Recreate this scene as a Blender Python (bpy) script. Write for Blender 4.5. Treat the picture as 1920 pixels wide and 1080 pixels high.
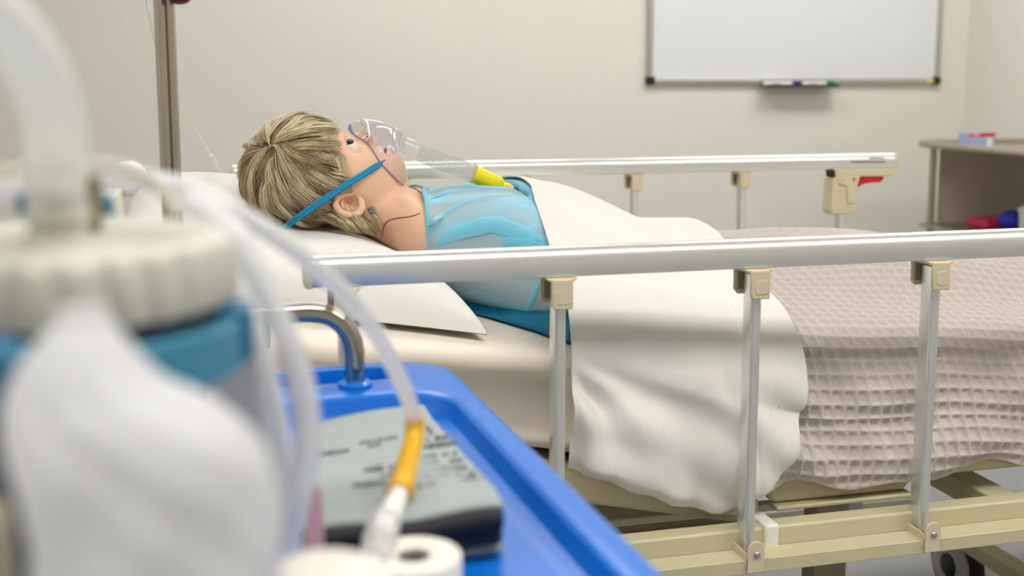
import bpy, math, random
import numpy as np
from mathutils import Vector, Matrix
from mathutils.bvhtree import BVHTree

PI = math.pi
for o in list(bpy.data.objects):
    bpy.data.objects.remove(o, do_unlink=True)
scene = bpy.context.scene
COL = scene.collection

# ------------------------------------------------------------------ camera
FPX = 2130.0            # focal length in pixels of the 1920 px wide frame
PITCH = math.radians(7.75)
YAW = math.radians(-14.48)
CAM = np.array([0.0, 0.0, 1.05])
cam_d = bpy.data.cameras.new('camera')
cam_d.sensor_width = 36.0
cam_d.lens = FPX / 1920 * 36.0
cam_d.shift_y = -100 / 1920
cam_d.clip_start = 0.02
cam_d.dof.use_dof = True
cam_d.dof.focus_distance = 1.5
cam_d.dof.aperture_fstop = 4.0
cam = bpy.data.objects.new('camera', cam_d)
COL.objects.link(cam)
cam.location = CAM
cam.rotation_euler = (PI / 2 - PITCH, 0, YAW)
scene.camera = cam

# ------------------------------------------------------------------ exposure, world
scene.view_settings.view_transform = 'Standard'
scene.view_settings.look = 'None'
scene.view_settings.exposure = 0.06
scene.view_settings.gamma = 1.0
scene.view_settings.use_curve_mapping = False
world = bpy.data.worlds.new('world')
scene.world = world
world.use_nodes = True
world.node_tree.nodes['Background'].inputs[0].default_value = (0.9, 0.95, 1.0, 1)
world.node_tree.nodes['Background'].inputs[1].default_value = 0.3
scene.cycles.max_bounces = 10
scene.cycles.transparent_max_bounces = 24
scene.cycles.sample_clamp_indirect = 6.0
scene.cycles.use_denoising = True

# room and lamps: (centre x, centre y) of the ceiling panels, each 1.2 x 0.6 m
ROOM = dict(x0=-2.6, x1=3.13, y0=-2.2, y1=4.3, h=2.7)
PANELS = [(-1.5, 0.1), (0.5, 0.1), (2.3, 0.1), (0.55, 3.1), (2.3, 3.1)]
PANEL_EMIT = 11.5

fwd = np.array([math.cos(PITCH) * math.sin(-YAW), math.cos(PITCH) * math.cos(YAW), -math.sin(PITCH)])
rgt = np.array([math.cos(YAW), math.sin(YAW), 0.0])
upv = np.cross(rgt, fwd)


def ray(x, y):
    return fwd + rgt * (x - 960) / FPX + upv * (440 - y) / FPX


def P(x, y, X=None, Y=None, Z=None):
    """where the line of sight through a pixel meets the plane X=, Y= or Z="""
    d = ray(x, y)
    if Y is not None:
        t = (Y - CAM[1]) / d[1]
    elif X is not None:
        t = (X - CAM[0]) / d[0]
    else:
        t = (Z - CAM[2]) / d[2]
    return CAM + d * t


# ------------------------------------------------------------------ materials
def lin(c):
    c = [v / 255.0 for v in c]
    return tuple(v / 12.92 if v <= 0.04045 else ((v + 0.055) / 1.055) ** 2.4 for v in c)


def mat(name, rgb, rough=0.5, metal=0.0, alpha=1.0, trans=0.0, ior=1.45, spec=0.5, sheen=0.0,
        bump=0.0, bscale=60.0, var=0.0, vscale=8.0, rgb2=None, coat=0.0, sub=0.0, emit=None, aniso=0.0):
    m = bpy.data.materials.new(name)
    m.use_nodes = True
    nt = m.node_tree
    b = nt.nodes['Principled BSDF']
    c = lin(rgb)
    b.inputs['Base Color'].default_value = (*c, 1)
    b.inputs['Roughness'].default_value = rough
    b.inputs['Metallic'].default_value = metal
    b.inputs['Alpha'].default_value = alpha
    b.inputs['Transmission Weight'].default_value = trans
    b.inputs['IOR'].default_value = ior
    b.inputs['Specular IOR Level'].default_value = spec
    b.inputs['Sheen Weight'].default_value = sheen
    b.inputs['Coat Weight'].default_value = coat
    b.inputs['Anisotropic'].default_value = aniso
    if sub:
        b.inputs['Subsurface Weight'].default_value = sub
        b.inputs['Subsurface Radius'].default_value = (0.01, 0.004, 0.002)
    tc = nt.nodes.new('ShaderNodeTexCoord')
    if var or rgb2:
        n = nt.nodes.new('ShaderNodeTexNoise')
        n.inputs['Scale'].default_value = vscale
        n.inputs['Detail'].default_value = 5
        nt.links.new(tc.outputs['Object'], n.inputs['Vector'])
        r = nt.nodes.new('ShaderNodeValToRGB')
        r.color_ramp.elements[0].position = 0.35
        r.color_ramp.elements[1].position = 0.65
        c2 = lin(rgb2) if rgb2 else tuple(v * (1 - var) for v in c)
        r.color_ramp.elements[0].color = (*c2, 1)
        r.color_ramp.elements[1].color = (*c, 1)
        nt.links.new(n.outputs['Fac'], r.inputs['Fac'])
        nt.links.new(r.outputs['Color'], b.inputs['Base Color'])
    if bump:
        n2 = nt.nodes.new('ShaderNodeTexNoise')
        n2.inputs['Scale'].default_value = bscale
        n2.inputs['Detail'].default_value = 4
        nt.links.new(tc.outputs['Object'], n2.inputs['Vector'])
        bp = nt.nodes.new('ShaderNodeBump')
        bp.inputs['Strength'].default_value = bump
        bp.inputs['Distance'].default_value = 0.002
        nt.links.new(n2.outputs['Fac'], bp.inputs['Height'])
        nt.links.new(bp.outputs['Normal'], b.inputs['Normal'])
    if emit:
        b.inputs['Emission Color'].default_value = (*lin(emit[0]), 1)
        b.inputs['Emission Strength'].default_value = emit[1]
    return m


M = {}
M['wall'] = mat('wall_paint', (224, 221, 211), 0.75, bump=0.05, bscale=300, var=0.01, vscale=2)
M['ceil'] = mat('ceiling_paint', (235, 233, 226), 0.9, var=0.02)
M['floor'] = mat('vinyl_floor', (160, 161, 163), 0.45, rgb2=(148, 149, 152), vscale=160, bump=0.05)
M['skirt'] = mat('skirting_vinyl', (120, 118, 112), 0.5, var=0.04)
M['lamp'] = mat('lamp_diffuser', (255, 252, 244), 0.5, emit=((253, 251, 250), PANEL_EMIT))
M['alu'] = mat('anodised_aluminium', (226, 227, 224), 0.32, metal=0.75, var=0.02, vscale=30)
M['cream'] = mat('cream_plastic', (216, 203, 172), 0.38, var=0.02, vscale=15)
M['creamd'] = mat('cream_plastic_dark', (150, 138, 108), 0.5)  # darker cream; on the brackets it carries the recess shade
M['bedpaint'] = mat('cream_bed_paint', (205, 197, 160), 0.3, var=0.03, vscale=10)
M['bedpanel'] = mat('cream_moulded_panel', (203, 193, 158), 0.42, var=0.03, vscale=6)
M['redp'] = mat('red_plastic', (205, 12, 26), 0.35, var=0.02)
M['bolt'] = mat('zinc_bolt', (190, 192, 194), 0.25, metal=1.0)
M['black'] = mat('black_plastic', (22, 22, 22), 0.4, var=0.1)
M['rubber'] = mat('black_rubber', (28, 28, 29), 0.6, var=0.1)
M['greyp'] = mat('grey_plastic', (186, 184, 180), 0.45, var=0.04)
M['whitep'] = mat('white_plastic', (238, 236, 228), 0.35, var=0.02)
M['frame_dark'] = mat('taupe_painted_steel', (158, 148, 124), 0.6, var=0.06)
M['sheet'] = mat('white_cotton', (229, 226, 219), 0.85, sheen=0.2, bump=0.12, bscale=500, var=0.015)
M['creamsheet'] = mat('cream_cotton', (236, 226, 210), 0.85, sheen=0.2, bump=0.12, bscale=500, var=0.02)
M['pillow'] = mat('pillow_cotton', (230, 227, 220), 0.85, sheen=0.2, bump=0.12, bscale=500, var=0.015)
M['skin'] = mat('mannequin_skin', (243, 199, 166), 0.5, sub=0.06, rgb2=(240, 193, 158), vscale=12, spec=0.35)
M['hair'] = mat('blond_wig_hair', (220, 202, 164), 0.4, rgb2=(196, 176, 136), vscale=70, spec=0.5)
M['hair2'] = mat('blond_wig_hair_light', (244, 230, 198), 0.35, rgb2=(228, 212, 174), vscale=70, spec=0.5)
M['hair3'] = mat('blond_wig_hair_dark', (178, 156, 116), 0.45, rgb2=(150, 128, 90), vscale=70, spec=0.5)
M['hairroot'] = mat('wig_base', (150, 132, 100), 0.8, rgb2=(128, 110, 80), vscale=90)
M['eyew'] = mat('eye_white', (235, 228, 222), 0.2, coat=0.5)
M['eyed'] = mat('eye_iris', (40, 28, 24), 0.35, spec=0.3, var=0.3, vscale=200)
M['mouth'] = mat('mouth_dark_red', (92, 36, 30), 0.6, var=0.1)
M['lip'] = mat('mannequin_lip', (238, 182, 156), 0.45, var=0.03, sub=0.05)
M['seam'] = mat('skin_seam', (150, 88, 62), 0.7, var=0.1)
M['steel'] = mat('stainless_steel', (190, 182, 168), 0.22, metal=1.0, var=0.03)
M['chrome'] = mat('chromed_steel', (168, 160, 150), 0.14, metal=1.0, var=0.02)
M['table'] = mat('brushed_steel', (178, 170, 154), 0.38, metal=0.85, var=0.05)
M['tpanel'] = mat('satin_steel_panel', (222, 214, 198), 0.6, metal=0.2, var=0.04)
M['wboard'] = mat('whiteboard_enamel', (222, 225, 228), 0.3, var=0.01)
M['wframe'] = mat('whiteboard_aluminium', (190, 188, 180), 0.4, metal=0.7, var=0.02)
M['strap'] = mat('blue_elastic', (22, 140, 190), 0.7, bump=0.4, bscale=900, var=0.1)
M['yellow'] = mat('yellow_plastic', (250, 226, 10), 0.35, var=0.04)
M['amber'] = mat('amber_plastic', (236, 186, 34), 0.4, rgb2=(222, 165, 30), vscale=60)
M['bluead'] = mat('blue_clear_plastic', (40, 140, 190), 0.25, trans=0.4, var=0.05)
M['teal'] = mat('teal_plastic', (62, 138, 164), 0.4, var=0.05)
M['teald'] = mat('dark_teal_plastic', (44, 116, 150), 0.4, var=0.05)
M['blue'] = mat('blue_tray_plastic', (4, 112, 212), 0.26, var=0.04, spec=0.7)
M['lid'] = mat('ivory_lid_plastic', (202, 200, 187), 0.4, var=0.02)
M['gasket'] = mat('dark_gasket', (62, 70, 84), 0.5, var=0.1)
M['cuff'] = mat('grey_nylon', (164, 173, 170), 0.7, bump=0.3, bscale=700, var=0.03)
M['cuffb'] = mat('black_binding', (22, 23, 32), 0.6, bump=0.3, bscale=500, var=0.2)
M['ink'] = mat('black_ink', (96, 102, 102), 0.7, var=0.1)
M['paper'] = mat('white_paper', (240, 234, 222), 0.8, var=0.02)
M['pinkp'] = mat('pink_paper', (226, 178, 180), 0.7, var=0.05)
M['boxblue'] = mat('pale_blue_card', (164, 180, 214), 0.6, var=0.04, vscale=30)
M['boxred'] = mat('red_card', (218, 30, 38), 0.6, var=0.04)
M['pink'] = mat('magenta_card', (206, 50, 96), 0.6, var=0.06)
M['royal'] = mat('royal_blue_cloth', (44, 58, 190), 0.7, var=0.2, vscale=30)
M['green'] = mat('green_plastic', (60, 170, 110), 0.4, var=0.05)
M['greenm'] = mat('green_marker_cap', (10, 120, 84), 0.4, var=0.05)
M['bluem'] = mat('blue_marker_cap', (24, 44, 160), 0.4, var=0.05)
M['redm'] = mat('red_marker_cap', (214, 60, 60), 0.4, var=0.05)
M['knob'] = mat('dark_red_knob', (96, 20, 30), 0.4, var=0.05)
M['tabwhite'] = mat('white_metal_clip', (236, 238, 240), 0.3, metal=0.3, var=0.02)


def clear_mat(name, rgb, amount, rough=0.1, spec_amt=0.35, fres=1.25, milk=(235, 236, 240)):
    """thin clear plastic: mostly see-through, milky body and a gloss that grows at grazing angles"""
    m = bpy.data.materials.new(name)
    m.use_nodes = True
    nt = m.node_tree
    nt.nodes.clear()
    out = nt.nodes.new('ShaderNodeOutputMaterial')
    tr = nt.nodes.new('ShaderNodeBsdfTransparent')
    tr.inputs[0].default_value = (*lin(rgb), 1)
    pb = nt.nodes.new('ShaderNodeBsdfPrincipled')
    pb.inputs['Base Color'].default_value = (*lin(milk), 1)
    pb.inputs['Roughness'].default_value = rough
    gl = nt.nodes.new('ShaderNodeBsdfGlossy')
    gl.inputs['Roughness'].default_value = rough
    gl.inputs['Color'].default_value = (1, 1, 1, 1)
    nz = nt.nodes.new('ShaderNodeTexNoise')
    nz.inputs['Scale'].default_value = 25
    tc = nt.nodes.new('ShaderNodeTexCoord')
    nt.links.new(tc.outputs['Object'], nz.inputs['Vector'])
    mr = nt.nodes.new('ShaderNodeMapRange')
    mr.inputs['To Min'].default_value = amount * 0.85
    mr.inputs['To Max'].default_value = amount * 1.15
    nt.links.new(nz.outputs['Fac'], mr.inputs['Value'])
    tl_ = nt.nodes.new('ShaderNodeBsdfTranslucent')
    tl_.inputs[0].default_value = (*lin(milk), 1)
    mk = nt.nodes.new('ShaderNodeMixShader')
    mk.inputs[0].default_value = 0.5
    nt.links.new(pb.outputs[0], mk.inputs[1])
    nt.links.new(tl_.outputs[0], mk.inputs[2])
    mx = nt.nodes.new('ShaderNodeMixShader')
    nt.links.new(mr.outputs['Result'], mx.inputs[0])
    nt.links.new(tr.outputs[0], mx.inputs[1])
    nt.links.new(mk.outputs[0], mx.inputs[2])
    lw = nt.nodes.new('ShaderNodeLayerWeight')
    lw.inputs['Blend'].default_value = 0.25
    mu = nt.nodes.new('ShaderNodeMath')
    mu.operation = 'MULTIPLY'
    mu.inputs[1].default_value = spec_amt * fres
    nt.links.new(lw.outputs['Facing'], mu.inputs[0])
    mx2 = nt.nodes.new('ShaderNodeMixShader')
    nt.links.new(mu.outputs[0], mx2.inputs[0])
    nt.links.new(mx.outputs[0], mx2.inputs[1])
    nt.links.new(gl.outputs[0], mx2.inputs[2])
    nt.links.new(mx2.outputs[0], out.inputs[0])
    return m


M['clear'] = clear_mat('clear_pvc', (246, 245, 250), 0.07, 0.08, 0.45)
M['clearrim'] = clear_mat('clear_pvc_edge', (190, 186, 214), 0.35, 0.1, 0.5, milk=(196, 192, 214))
M['corr'] = clear_mat('clear_corrugated_hose', (248, 248, 248), 0.34, 0.2, 0.4, milk=(240, 240, 238))
M['tube'] = clear_mat('clear_silicone_tube', (244, 244, 246), 0.74, 0.25, 0.3, milk=(252, 252, 250))
M['fatube'] = clear_mat('milky_silicone_tube', (240, 240, 240), 0.85, 0.3, 0.25, milk=(246, 247, 244))
M['jar'] = clear_mat('clear_polycarbonate', (225, 225, 228), 0.25, 0.08, 0.5, milk=(190, 190, 192))
M['bag'] = clear_mat('milky_plastic_bag', (236, 238, 242), 0.86, 0.55, 0.12, milk=(244, 244, 243))
M['glintw'] = clear_mat('shell_highlight_white', (250, 250, 252), 0.6, 0.1, 0.6, milk=(246, 246, 250))  # whitened clear plastic for the highlights drawn on the mask
M['drip'] = clear_mat('clear_drip_line', (245, 245, 245), 0.3, 0.1, 0.6, milk=(235, 238, 240))


def gown_mat(name, a0, a1, cyan, pale, vs=9.0):
    m = bpy.data.materials.new(name)
    m.use_nodes = True
    nt = m.node_tree
    b = nt.nodes['Principled BSDF']
    b.inputs['Roughness'].default_value = 0.7
    b.inputs['Sheen Weight'].default_value = 0.3
    tc = nt.nodes.new('ShaderNodeTexCoord')
    mp = nt.nodes.new('ShaderNodeMapping')
    mp.inputs['Scale'].default_value = (0.6, 1.0, 2.2)
    mp.inputs['Rotation'].default_value = (0.2, 0.5, 0.4)
    nt.links.new(tc.outputs['Object'], mp.inputs['Vector'])
    n = nt.nodes.new('ShaderNodeTexNoise')
    n.inputs['Scale'].default_value = vs
    n.inputs['Detail'].default_value = 3
    n.inputs['Distortion'].default_value = 0.8
    nt.links.new(mp.outputs[0], n.inputs['Vector'])
    r = nt.nodes.new('ShaderNodeValToRGB')
    r.color_ramp.elements[0].position = 0.47
    r.color_ramp.elements[1].position = 0.72
    r.color_ramp.elements[0].color = (*lin(pale), 1)
    r.color_ramp.elements[1].color = (*lin(cyan), 1)
    nt.links.new(n.outputs['Fac'], r.inputs['Fac'])
    nt.links.new(r.outputs['Color'], b.inputs['Base Color'])
    mr = nt.nodes.new('ShaderNodeMapRange')
    mr.inputs["From Min"].default_value = 0.47
    mr.inputs["From Max"].default_value = 0.72
    mr.inputs['To Min'].default_value = a0
    mr.inputs['To Max'].default_value = a1
    nt.links.new(n.outputs['Fac'], mr.inputs['Value'])
    nt.links.new(mr.outputs['Result'], b.inputs['Alpha'])
    n2 = nt.nodes.new('ShaderNodeTexNoise')
    n2.inputs['Scale'].default_value = 600
    bp = nt.nodes.new('ShaderNodeBump')
    bp.inputs['Strength'].default_value = 0.25
    bp.inputs['Distance'].default_value = 0.001
    nt.links.new(tc.outputs['Object'], n2.inputs['Vector'])
    nt.links.new(n2.outputs['Fac'], bp.inputs['Height'])
    nt.links.new(bp.outputs['Normal'], b.inputs['Normal'])
    return m


M['gown'] = gown_mat('blue_nonwoven_gown', 0.62, 0.9, (134, 214, 236), (176, 208, 220))
M['gownc'] = gown_mat('blue_nonwoven_double', 0.78, 0.95, (104, 204, 232), (128, 212, 236))
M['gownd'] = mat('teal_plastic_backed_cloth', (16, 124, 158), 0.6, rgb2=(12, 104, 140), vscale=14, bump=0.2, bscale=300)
M['vest'] = mat('pale_grey_undershirt', (206, 204, 206), 0.8, var=0.05)


def waffle_mat():
    m = mat('waffle_weave_cotton', (206, 196, 188), 0.9, sheen=0.3)
    nt = m.node_tree
    b = nt.nodes['Principled BSDF']
    tc = nt.nodes.new('ShaderNodeTexCoord')
    n = nt.nodes.new('ShaderNodeTexNoise')
    n.inputs['Scale'].default_value = 700
    bp = nt.nodes.new('ShaderNodeBump')
    bp.inputs['Strength'].default_value = 0.6
    bp.inputs['Distance'].default_value = 0.002
    nt.links.new(tc.outputs['Object'], n.inputs['Vector'])
    nt.links.new(n.outputs['Fac'], bp.inputs['Height'])
    nt.links.new(bp.outputs['Normal'], b.inputs['Normal'])
    return m


M['waffle'] = waffle_mat()

# ------------------------------------------------------------------ mesh helpers
ORIGIN = {}


class MB:
    def __init__(self):
        self.v = []
        self.f = []

    def add(self, V, F):
        k = len(self.v)
        self.v += [tuple(map(float, p)) for p in V]
        self.f += [tuple(i + k for i in f) for f in F]
        return self

    def box(self, x0, x1, y0, y1, z0, z1):
        return self.add([(x0, y0, z0), (x1, y0, z0), (x1, y1, z0), (x0, y1, z0),
                         (x0, y0, z1), (x1, y0, z1), (x1, y1, z1), (x0, y1, z1)],
                        [(0, 3, 2, 1), (4, 5, 6, 7), (0, 1, 5, 4), (1, 2, 6, 5), (2, 3, 7, 6), (3, 0, 4, 7)])

    def loft(self, rings, closed_ring=True, cap0=True, cap1=True, wrap=False):
        V = [p for r in rings for p in r]
        n = len(rings[0])
        F = []
        R = len(rings)
        for i in range(R if wrap else R - 1):
            a = i * n
            b = ((i + 1) % R) * n
            for j in range(n if closed_ring else n - 1):
                j2 = (j + 1) % n
                F.append((a + j, a + j2, b + j2, b + j))
        if cap0 and closed_ring and not wrap:
            F.append(tuple(reversed(range(n))))
        if cap1 and closed_ring and not wrap:
            F.append(tuple(range((R - 1) * n, R * n)))
        return self.add(V, F)

    def tube(self, pts, r, n=16, sm=4, caps=True, squash=None, closed=False):
        pts = smooth(pts, sm, closed)
        N = len(pts)
        if np.isscalar(r):
            rr = np.full(N, float(r))
        else:
            rr = np.interp(np.linspace(0, 1, N), np.linspace(0, 1, len(r)), r)
        T = np.gradient(pts, axis=0)
        if closed:
            T = np.roll(pts, -1, 0) - np.roll(pts, 1, 0)
        T /= np.linalg.norm(T, axis=1)[:, None] + 1e-12
        ref = np.array([0, 0, 1.0]) if abs(T[0][2]) < 0.9 else np.array([0, 1.0, 0])
        u = np.cross(T[0], ref)
        u /= np.linalg.norm(u)
        rings = []
        for i in range(N):
            u = u - T[i] * (u @ T[i])
            u /= np.linalg.norm(u)
            w = np.cross(T[i], u)
            a = np.arange(n) / n * 2 * PI
            s1, s2 = squash or (1, 1)
            rings.append([pts[i] + rr[i] * (math.cos(t) * u * s1 + math.sin(t) * w * s2) for t in a])
        return self.loft(rings, True, caps, caps, wrap=closed)

    def lathe(self, o, axis, prof, n=32, cap=True):
        """prof: list of (radius, distance along axis)"""
        o = np.array(o, float)
        a = np.array(axis, float)
        a /= np.linalg.norm(a)
        ref = np.array([0, 0, 1.0]) if abs(a[2]) < 0.9 else np.array([1.0, 0, 0])
        u = np.cross(a, ref)
        u /= np.linalg.norm(u)
        w = np.cross(a, u)
        t = np.arange(n) / n * 2 * PI
        rings = [[o + a * h + max(r, 1e-5) * (math.cos(q) * u + math.sin(q) * w) for q in t] for r, h in prof]
        return self.loft(rings, True, cap, cap)

    def prism(self, poly, axis, lo, hi):
        """poly: 2D outline in the two remaining axes, extruded along axis ('x','y','z')"""
        def p3(q, d):
            if axis == 'y':
                return (q[0], d, q[1])
            if axis == 'x':
                return (d, q[0], q[1])
            return (q[0], q[1], d)
        return self.loft([[p3(q, lo) for q in poly], [p3(q, hi) for q in poly]])

    def sphere(self, c, r, n=24, s=(1, 1, 1)):
        c = np.array(c, float)
        rings = []
        m = n // 2
        for i in range(m + 1):
            ph = PI * i / m
            rings.append([c + r * np.array([math.sin(ph) * math.cos(2 * PI * j / n) * s[0],
                                            math.sin(ph) * math.sin(2 * PI * j / n) * s[1], math.cos(ph) * s[2]]) for j in range(n)])
        return self.loft(rings, True, False, False)

    def build(self, name, material, parent=None, smooth_=True, bevel=0.0, solid=0.0, seg=2, subd=0):
        off = ORIGIN.get(parent.name, (0, 0, 0)) if parent else (0, 0, 0)
        me = bpy.data.meshes.new(name)
        V = np.array(self.v) - np.array(off)
        me.from_pydata([tuple(p) for p in V], [], self.f)
        me.update()
        return finish(name, me, material, parent, smooth_, bevel, solid, seg, subd)


def finish(name, me, material, parent, smooth_=True, bevel=0.0, solid=0.0, seg=2, subd=0):
    import bmesh
    bm = bmesh.new()
    bm.from_mesh(me)
    bmesh.ops.recalc_face_normals(bm, faces=bm.faces)
    bm.to_mesh(me)
    bm.free()
    if smooth_:
        me.polygons.foreach_set('use_smooth', [True] * len(me.polygons))
        if smooth_ != 'full':
            me.set_sharp_from_angle(angle=math.radians(38))
    o = bpy.data.objects.new(name, me)
    COL.objects.link(o)
    if material:
        me.materials.append(material)
    if parent:
        o.parent = parent
        ORIGIN[o.name] = ORIGIN.get(parent.name, (0, 0, 0))
    if solid:
        s = o.modifiers.new('solid', 'SOLIDIFY')
        s.thickness = solid
        s.offset = 0
    if bevel:
        b = o.modifiers.new('bevel', 'BEVEL')
        b.width = bevel
        b.segments = seg
        b.limit_method = 'ANGLE'
        b.angle_limit = math.radians(40)
        b.harden_normals = False
    if subd:
        s = o.modifiers.new('sub', 'SUBSURF')
        s.levels = subd
        s.render_levels = subd
    return o


def grid_obj(name, A, material, parent=None, solid=0.0, closed_u=False):
    """A: (nu, nv, 3) array of points"""
    nu, nv, _ = A.shape
    off = np.array(ORIGIN.get(parent.name, (0, 0, 0)) if parent else (0, 0, 0))
    V = (A - off).reshape(-1, 3)
    iu = np.arange(nu if closed_u else nu - 1)
    jv = np.arange(nv - 1)
    I, J = np.meshgrid(iu, jv, indexing='ij')
    I2 = (I + 1) % nu
    F = np.stack([I * nv + J, I2 * nv + J, I2 * nv + J + 1, I * nv + J + 1], -1).reshape(-1, 4)
    me = bpy.data.meshes.new(name)
    me.vertices.add(len(V))
    me.vertices.foreach_set('co', V.astype(np.float32).ravel())
    me.loops.add(F.size)
    me.loops.foreach_set('vertex_index', F.astype(np.int32).ravel())
    me.polygons.add(len(F))
    me.polygons.foreach_set('loop_start', (np.arange(len(F)) * 4).astype(np.int32))
    me.polygons.foreach_set('loop_total', np.full(len(F), 4, np.int32))
    me.update(calc_edges=True)
    me.validate()
    me.polygons.foreach_set('use_smooth', np.ones(len(me.polygons), bool))
    o = bpy.data.objects.new(name, me)
    COL.objects.link(o)
    me.materials.append(material)
    if parent:
        o.parent = parent
        ORIGIN[o.name] = ORIGIN.get(parent.name, (0, 0, 0))
    if solid:
        s = o.modifiers.new('solid', 'SOLIDIFY')
        s.thickness = abs(solid)
        s.offset = -1 if solid > 0 else 1
    return o


def smooth(pts, k=4, closed=False):
    P_ = np.array(pts, float)
    if k <= 1 or len(P_) < 3:
        return P_
    out = []
    n = len(P_)
    rng = range(n) if closed else range(n - 1)
    for i in rng:
        if closed:
            p0, p1, p2, p3 = P_[i - 1], P_[i], P_[(i + 1) % n], P_[(i + 2) % n]
        else:
            p1, p2 = P_[i], P_[i + 1]
            p0 = P_[i - 1] if i else 2 * p1 - p2
            p3 = P_[i + 2] if i + 2 < n else 2 * p2 - p1
        for t in np.arange(k) / k:
            out.append(0.5 * ((2 * p1) + (-p0 + p2) * t + (2 * p0 - 5 * p1 + 4 * p2 - p3) * t * t + (-p0 + 3 * p1 - 3 * p2 + p3) * t ** 3))
    if not closed:
        out.append(P_[-1])
    return np.array(out)


def thing(name, label, cat, loc=(0, 0, 0), group=None):
    o = bpy.data.objects.new(name, None)
    COL.objects.link(o)
    o.empty_display_size = 0.05
    o.location = loc
    ORIGIN[o.name] = tuple(loc)
    return tag(o, label, cat, group)


def tag(o, label, cat, group=None, kind=None):
    o['label'] = label
    o['category'] = cat
    if group:
        o['group'] = group
    if kind:
        o['kind'] = kind
    return o


def struct(o):
    o['kind'] = 'structure'
    return o


def sub(name, parent, label=None):
    """an empty part of a thing (its pieces are sub-parts)"""
    o = bpy.data.objects.new(name, None)
    COL.objects.link(o)
    o.parent = parent
    ORIGIN[o.name] = ORIGIN[parent.name]
    if label:
        o['label'] = label
    return o


def wn(x, y, sc, seed, n=9, spread=1.0):
    """smooth wavy noise in about [-1, 1]"""
    r = np.random.RandomState(seed)
    s = 0
    for _ in range(n):
        a = r.uniform(0, 2 * PI)
        f = sc * r.uniform(0.6, 1.7)
        s = s + np.sin((x * math.cos(a) + y * math.sin(a)) * f + r.uniform(0, 2 * PI))
    return s / math.sqrt(n) / 1.3


def sstep(a, b, x):
    t = np.clip((x - a) / (b - a), 0, 1)
    return t * t * (3 - 2 * t)


def bvh_of(o):
    me = o.data
    off = Vector(ORIGIN.get(o.name, (0, 0, 0)))
    return BVHTree.FromPolygons([v.co + off for v in me.vertices], [p.vertices[:] for p in me.polygons])


def hit(bvh, x, y, off=0.0, fallback=1.6):
    """point where the line of sight meets a surface, lifted off along the surface normal"""
    d = Vector(ray(x, y)).normalized()
    loc, nor, idx, dist = bvh.ray_cast(Vector(CAM), d)
    if loc is None:
        return P(x, y, Y=fallback)
    if nor.dot(d) > 0:
        nor = -nor
    return np.array(loc + nor * off)


# ================================================================== ROOM
R_ = ROOM
t_ = 0.1
o = MB().box(R_['x0'] - t_, R_['x1'] + t_, R_['y0'] - t_, R_['y1'] + t_, -0.1, 0).build('floor', M['floor'], smooth_=False)
struct(o)
o = MB().box(R_['x0'] - t_, R_['x1'] + t_, R_['y0'] - t_, R_['y1'] + t_, R_['h'], R_['h'] + 0.1).build('ceiling', M['ceil'], smooth_=False)
struct(o)
for nm, b in {'wall_back': (R_['x0'] - t_, R_['x1'] + t_, R_['y1'], R_['y1'] + t_),
              'wall_front': (R_['x0'] - t_, R_['x1'] + t_, R_['y0'] - t_, R_['y0']),
              'wall_left': (R_['x0'] - t_, R_['x0'], R_['y0'], R_['y1']),
              'wall_right': (R_['x1'], R_['x1'] + t_, R_['y0'], R_['y1'])}.items():
    struct(MB().box(*b, 0, R_['h']).build(nm, M['wall'], smooth_=False))
for nm, b in {'baseboard_back': (R_['x0'], R_['x1'], R_['y1'] - 0.012, R_['y1']),
              'baseboard_right': (R_['x1'] - 0.012, R_['x1'], R_['y0'], R_['y1'] - 0.012),
              'baseboard_left': (R_['x0'], R_['x0'] + 0.012, R_['y0'], R_['y1'] - 0.012)}.items():
    struct(MB().box(*b, 0, 0.1).build(nm, M['skirt'], smooth_=False, bevel=0.003))
for i, (cx, cy) in enumerate(PANELS):
    t = thing('ceiling_light', 'rectangular white ceiling light panel, ' +
              ['left of the blue trolley', 'over the near side of the bed', 'near the bed foot', 'behind the bed', 'before the whiteboard'][i],
              'ceiling light', (cx, cy, R_['h']), 'ceiling light panels')
    m = MB()
    for (a, b, c, d) in ((-0.62, 0.62, -0.32, -0.3), (-0.62, 0.62, 0.3, 0.32), (-0.62, -0.6, -0.3, 0.3), (0.6, 0.62, -0.3, 0.3)):
        m.box(cx + a, cx + b, cy + c, cy + d, R_['h'] - 0.03, R_['h'])
    m.build('frame', M['whitep'], t, False)
    MB().box(cx - 0.6, cx + 0.6, cy - 0.3, cy + 0.3, R_['h'] - 0.02, R_['h'] - 0.01).build('diffuser', M['lamp'], t, False)

# ================================================================== WHITEBOARD
wx0, wx1, wz0, wz1, wy = 1.662, 2.99, 1.035, 1.935, 4.298
t = thing('whiteboard', 'large blank whiteboard in aluminium frame hung on back wall', 'whiteboard', (wx0, wy, wz0))
MB().box(wx0 + 0.012, wx1 - 0.012, wy - 0.012, wy - 0.002, wz0 + 0.012, wz1 - 0.012).build('writing_surface', M['wboard'], t, False)
m = MB()
for b in ((wx0 + 0.02, wx1 - 0.02, wz0, wz0 + 0.022), (wx0 + 0.02, wx1 - 0.02, wz1 - 0.022, wz1),
          (wx0, wx0 + 0.022, wz0 + 0.02, wz1 - 0.02), (wx1 - 0.022, wx1, wz0 + 0.02, wz1 - 0.02)):
    m.box(b[0], b[1], wy - 0.02, wy, b[2], b[3])
m.build('frame', M['wframe'], t, True, bevel=0.004)
for cx in (wx0 + 0.013, wx1 - 0.013):
    for cz in (wz0 + 0.013, wz1 - 0.013):
        MB().box(cx - 0.018, cx + 0.018, wy - 0.024, wy, cz - 0.017, cz + 0.017).build('corner_cap', M['black'], t, True, bevel=0.006)
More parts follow.
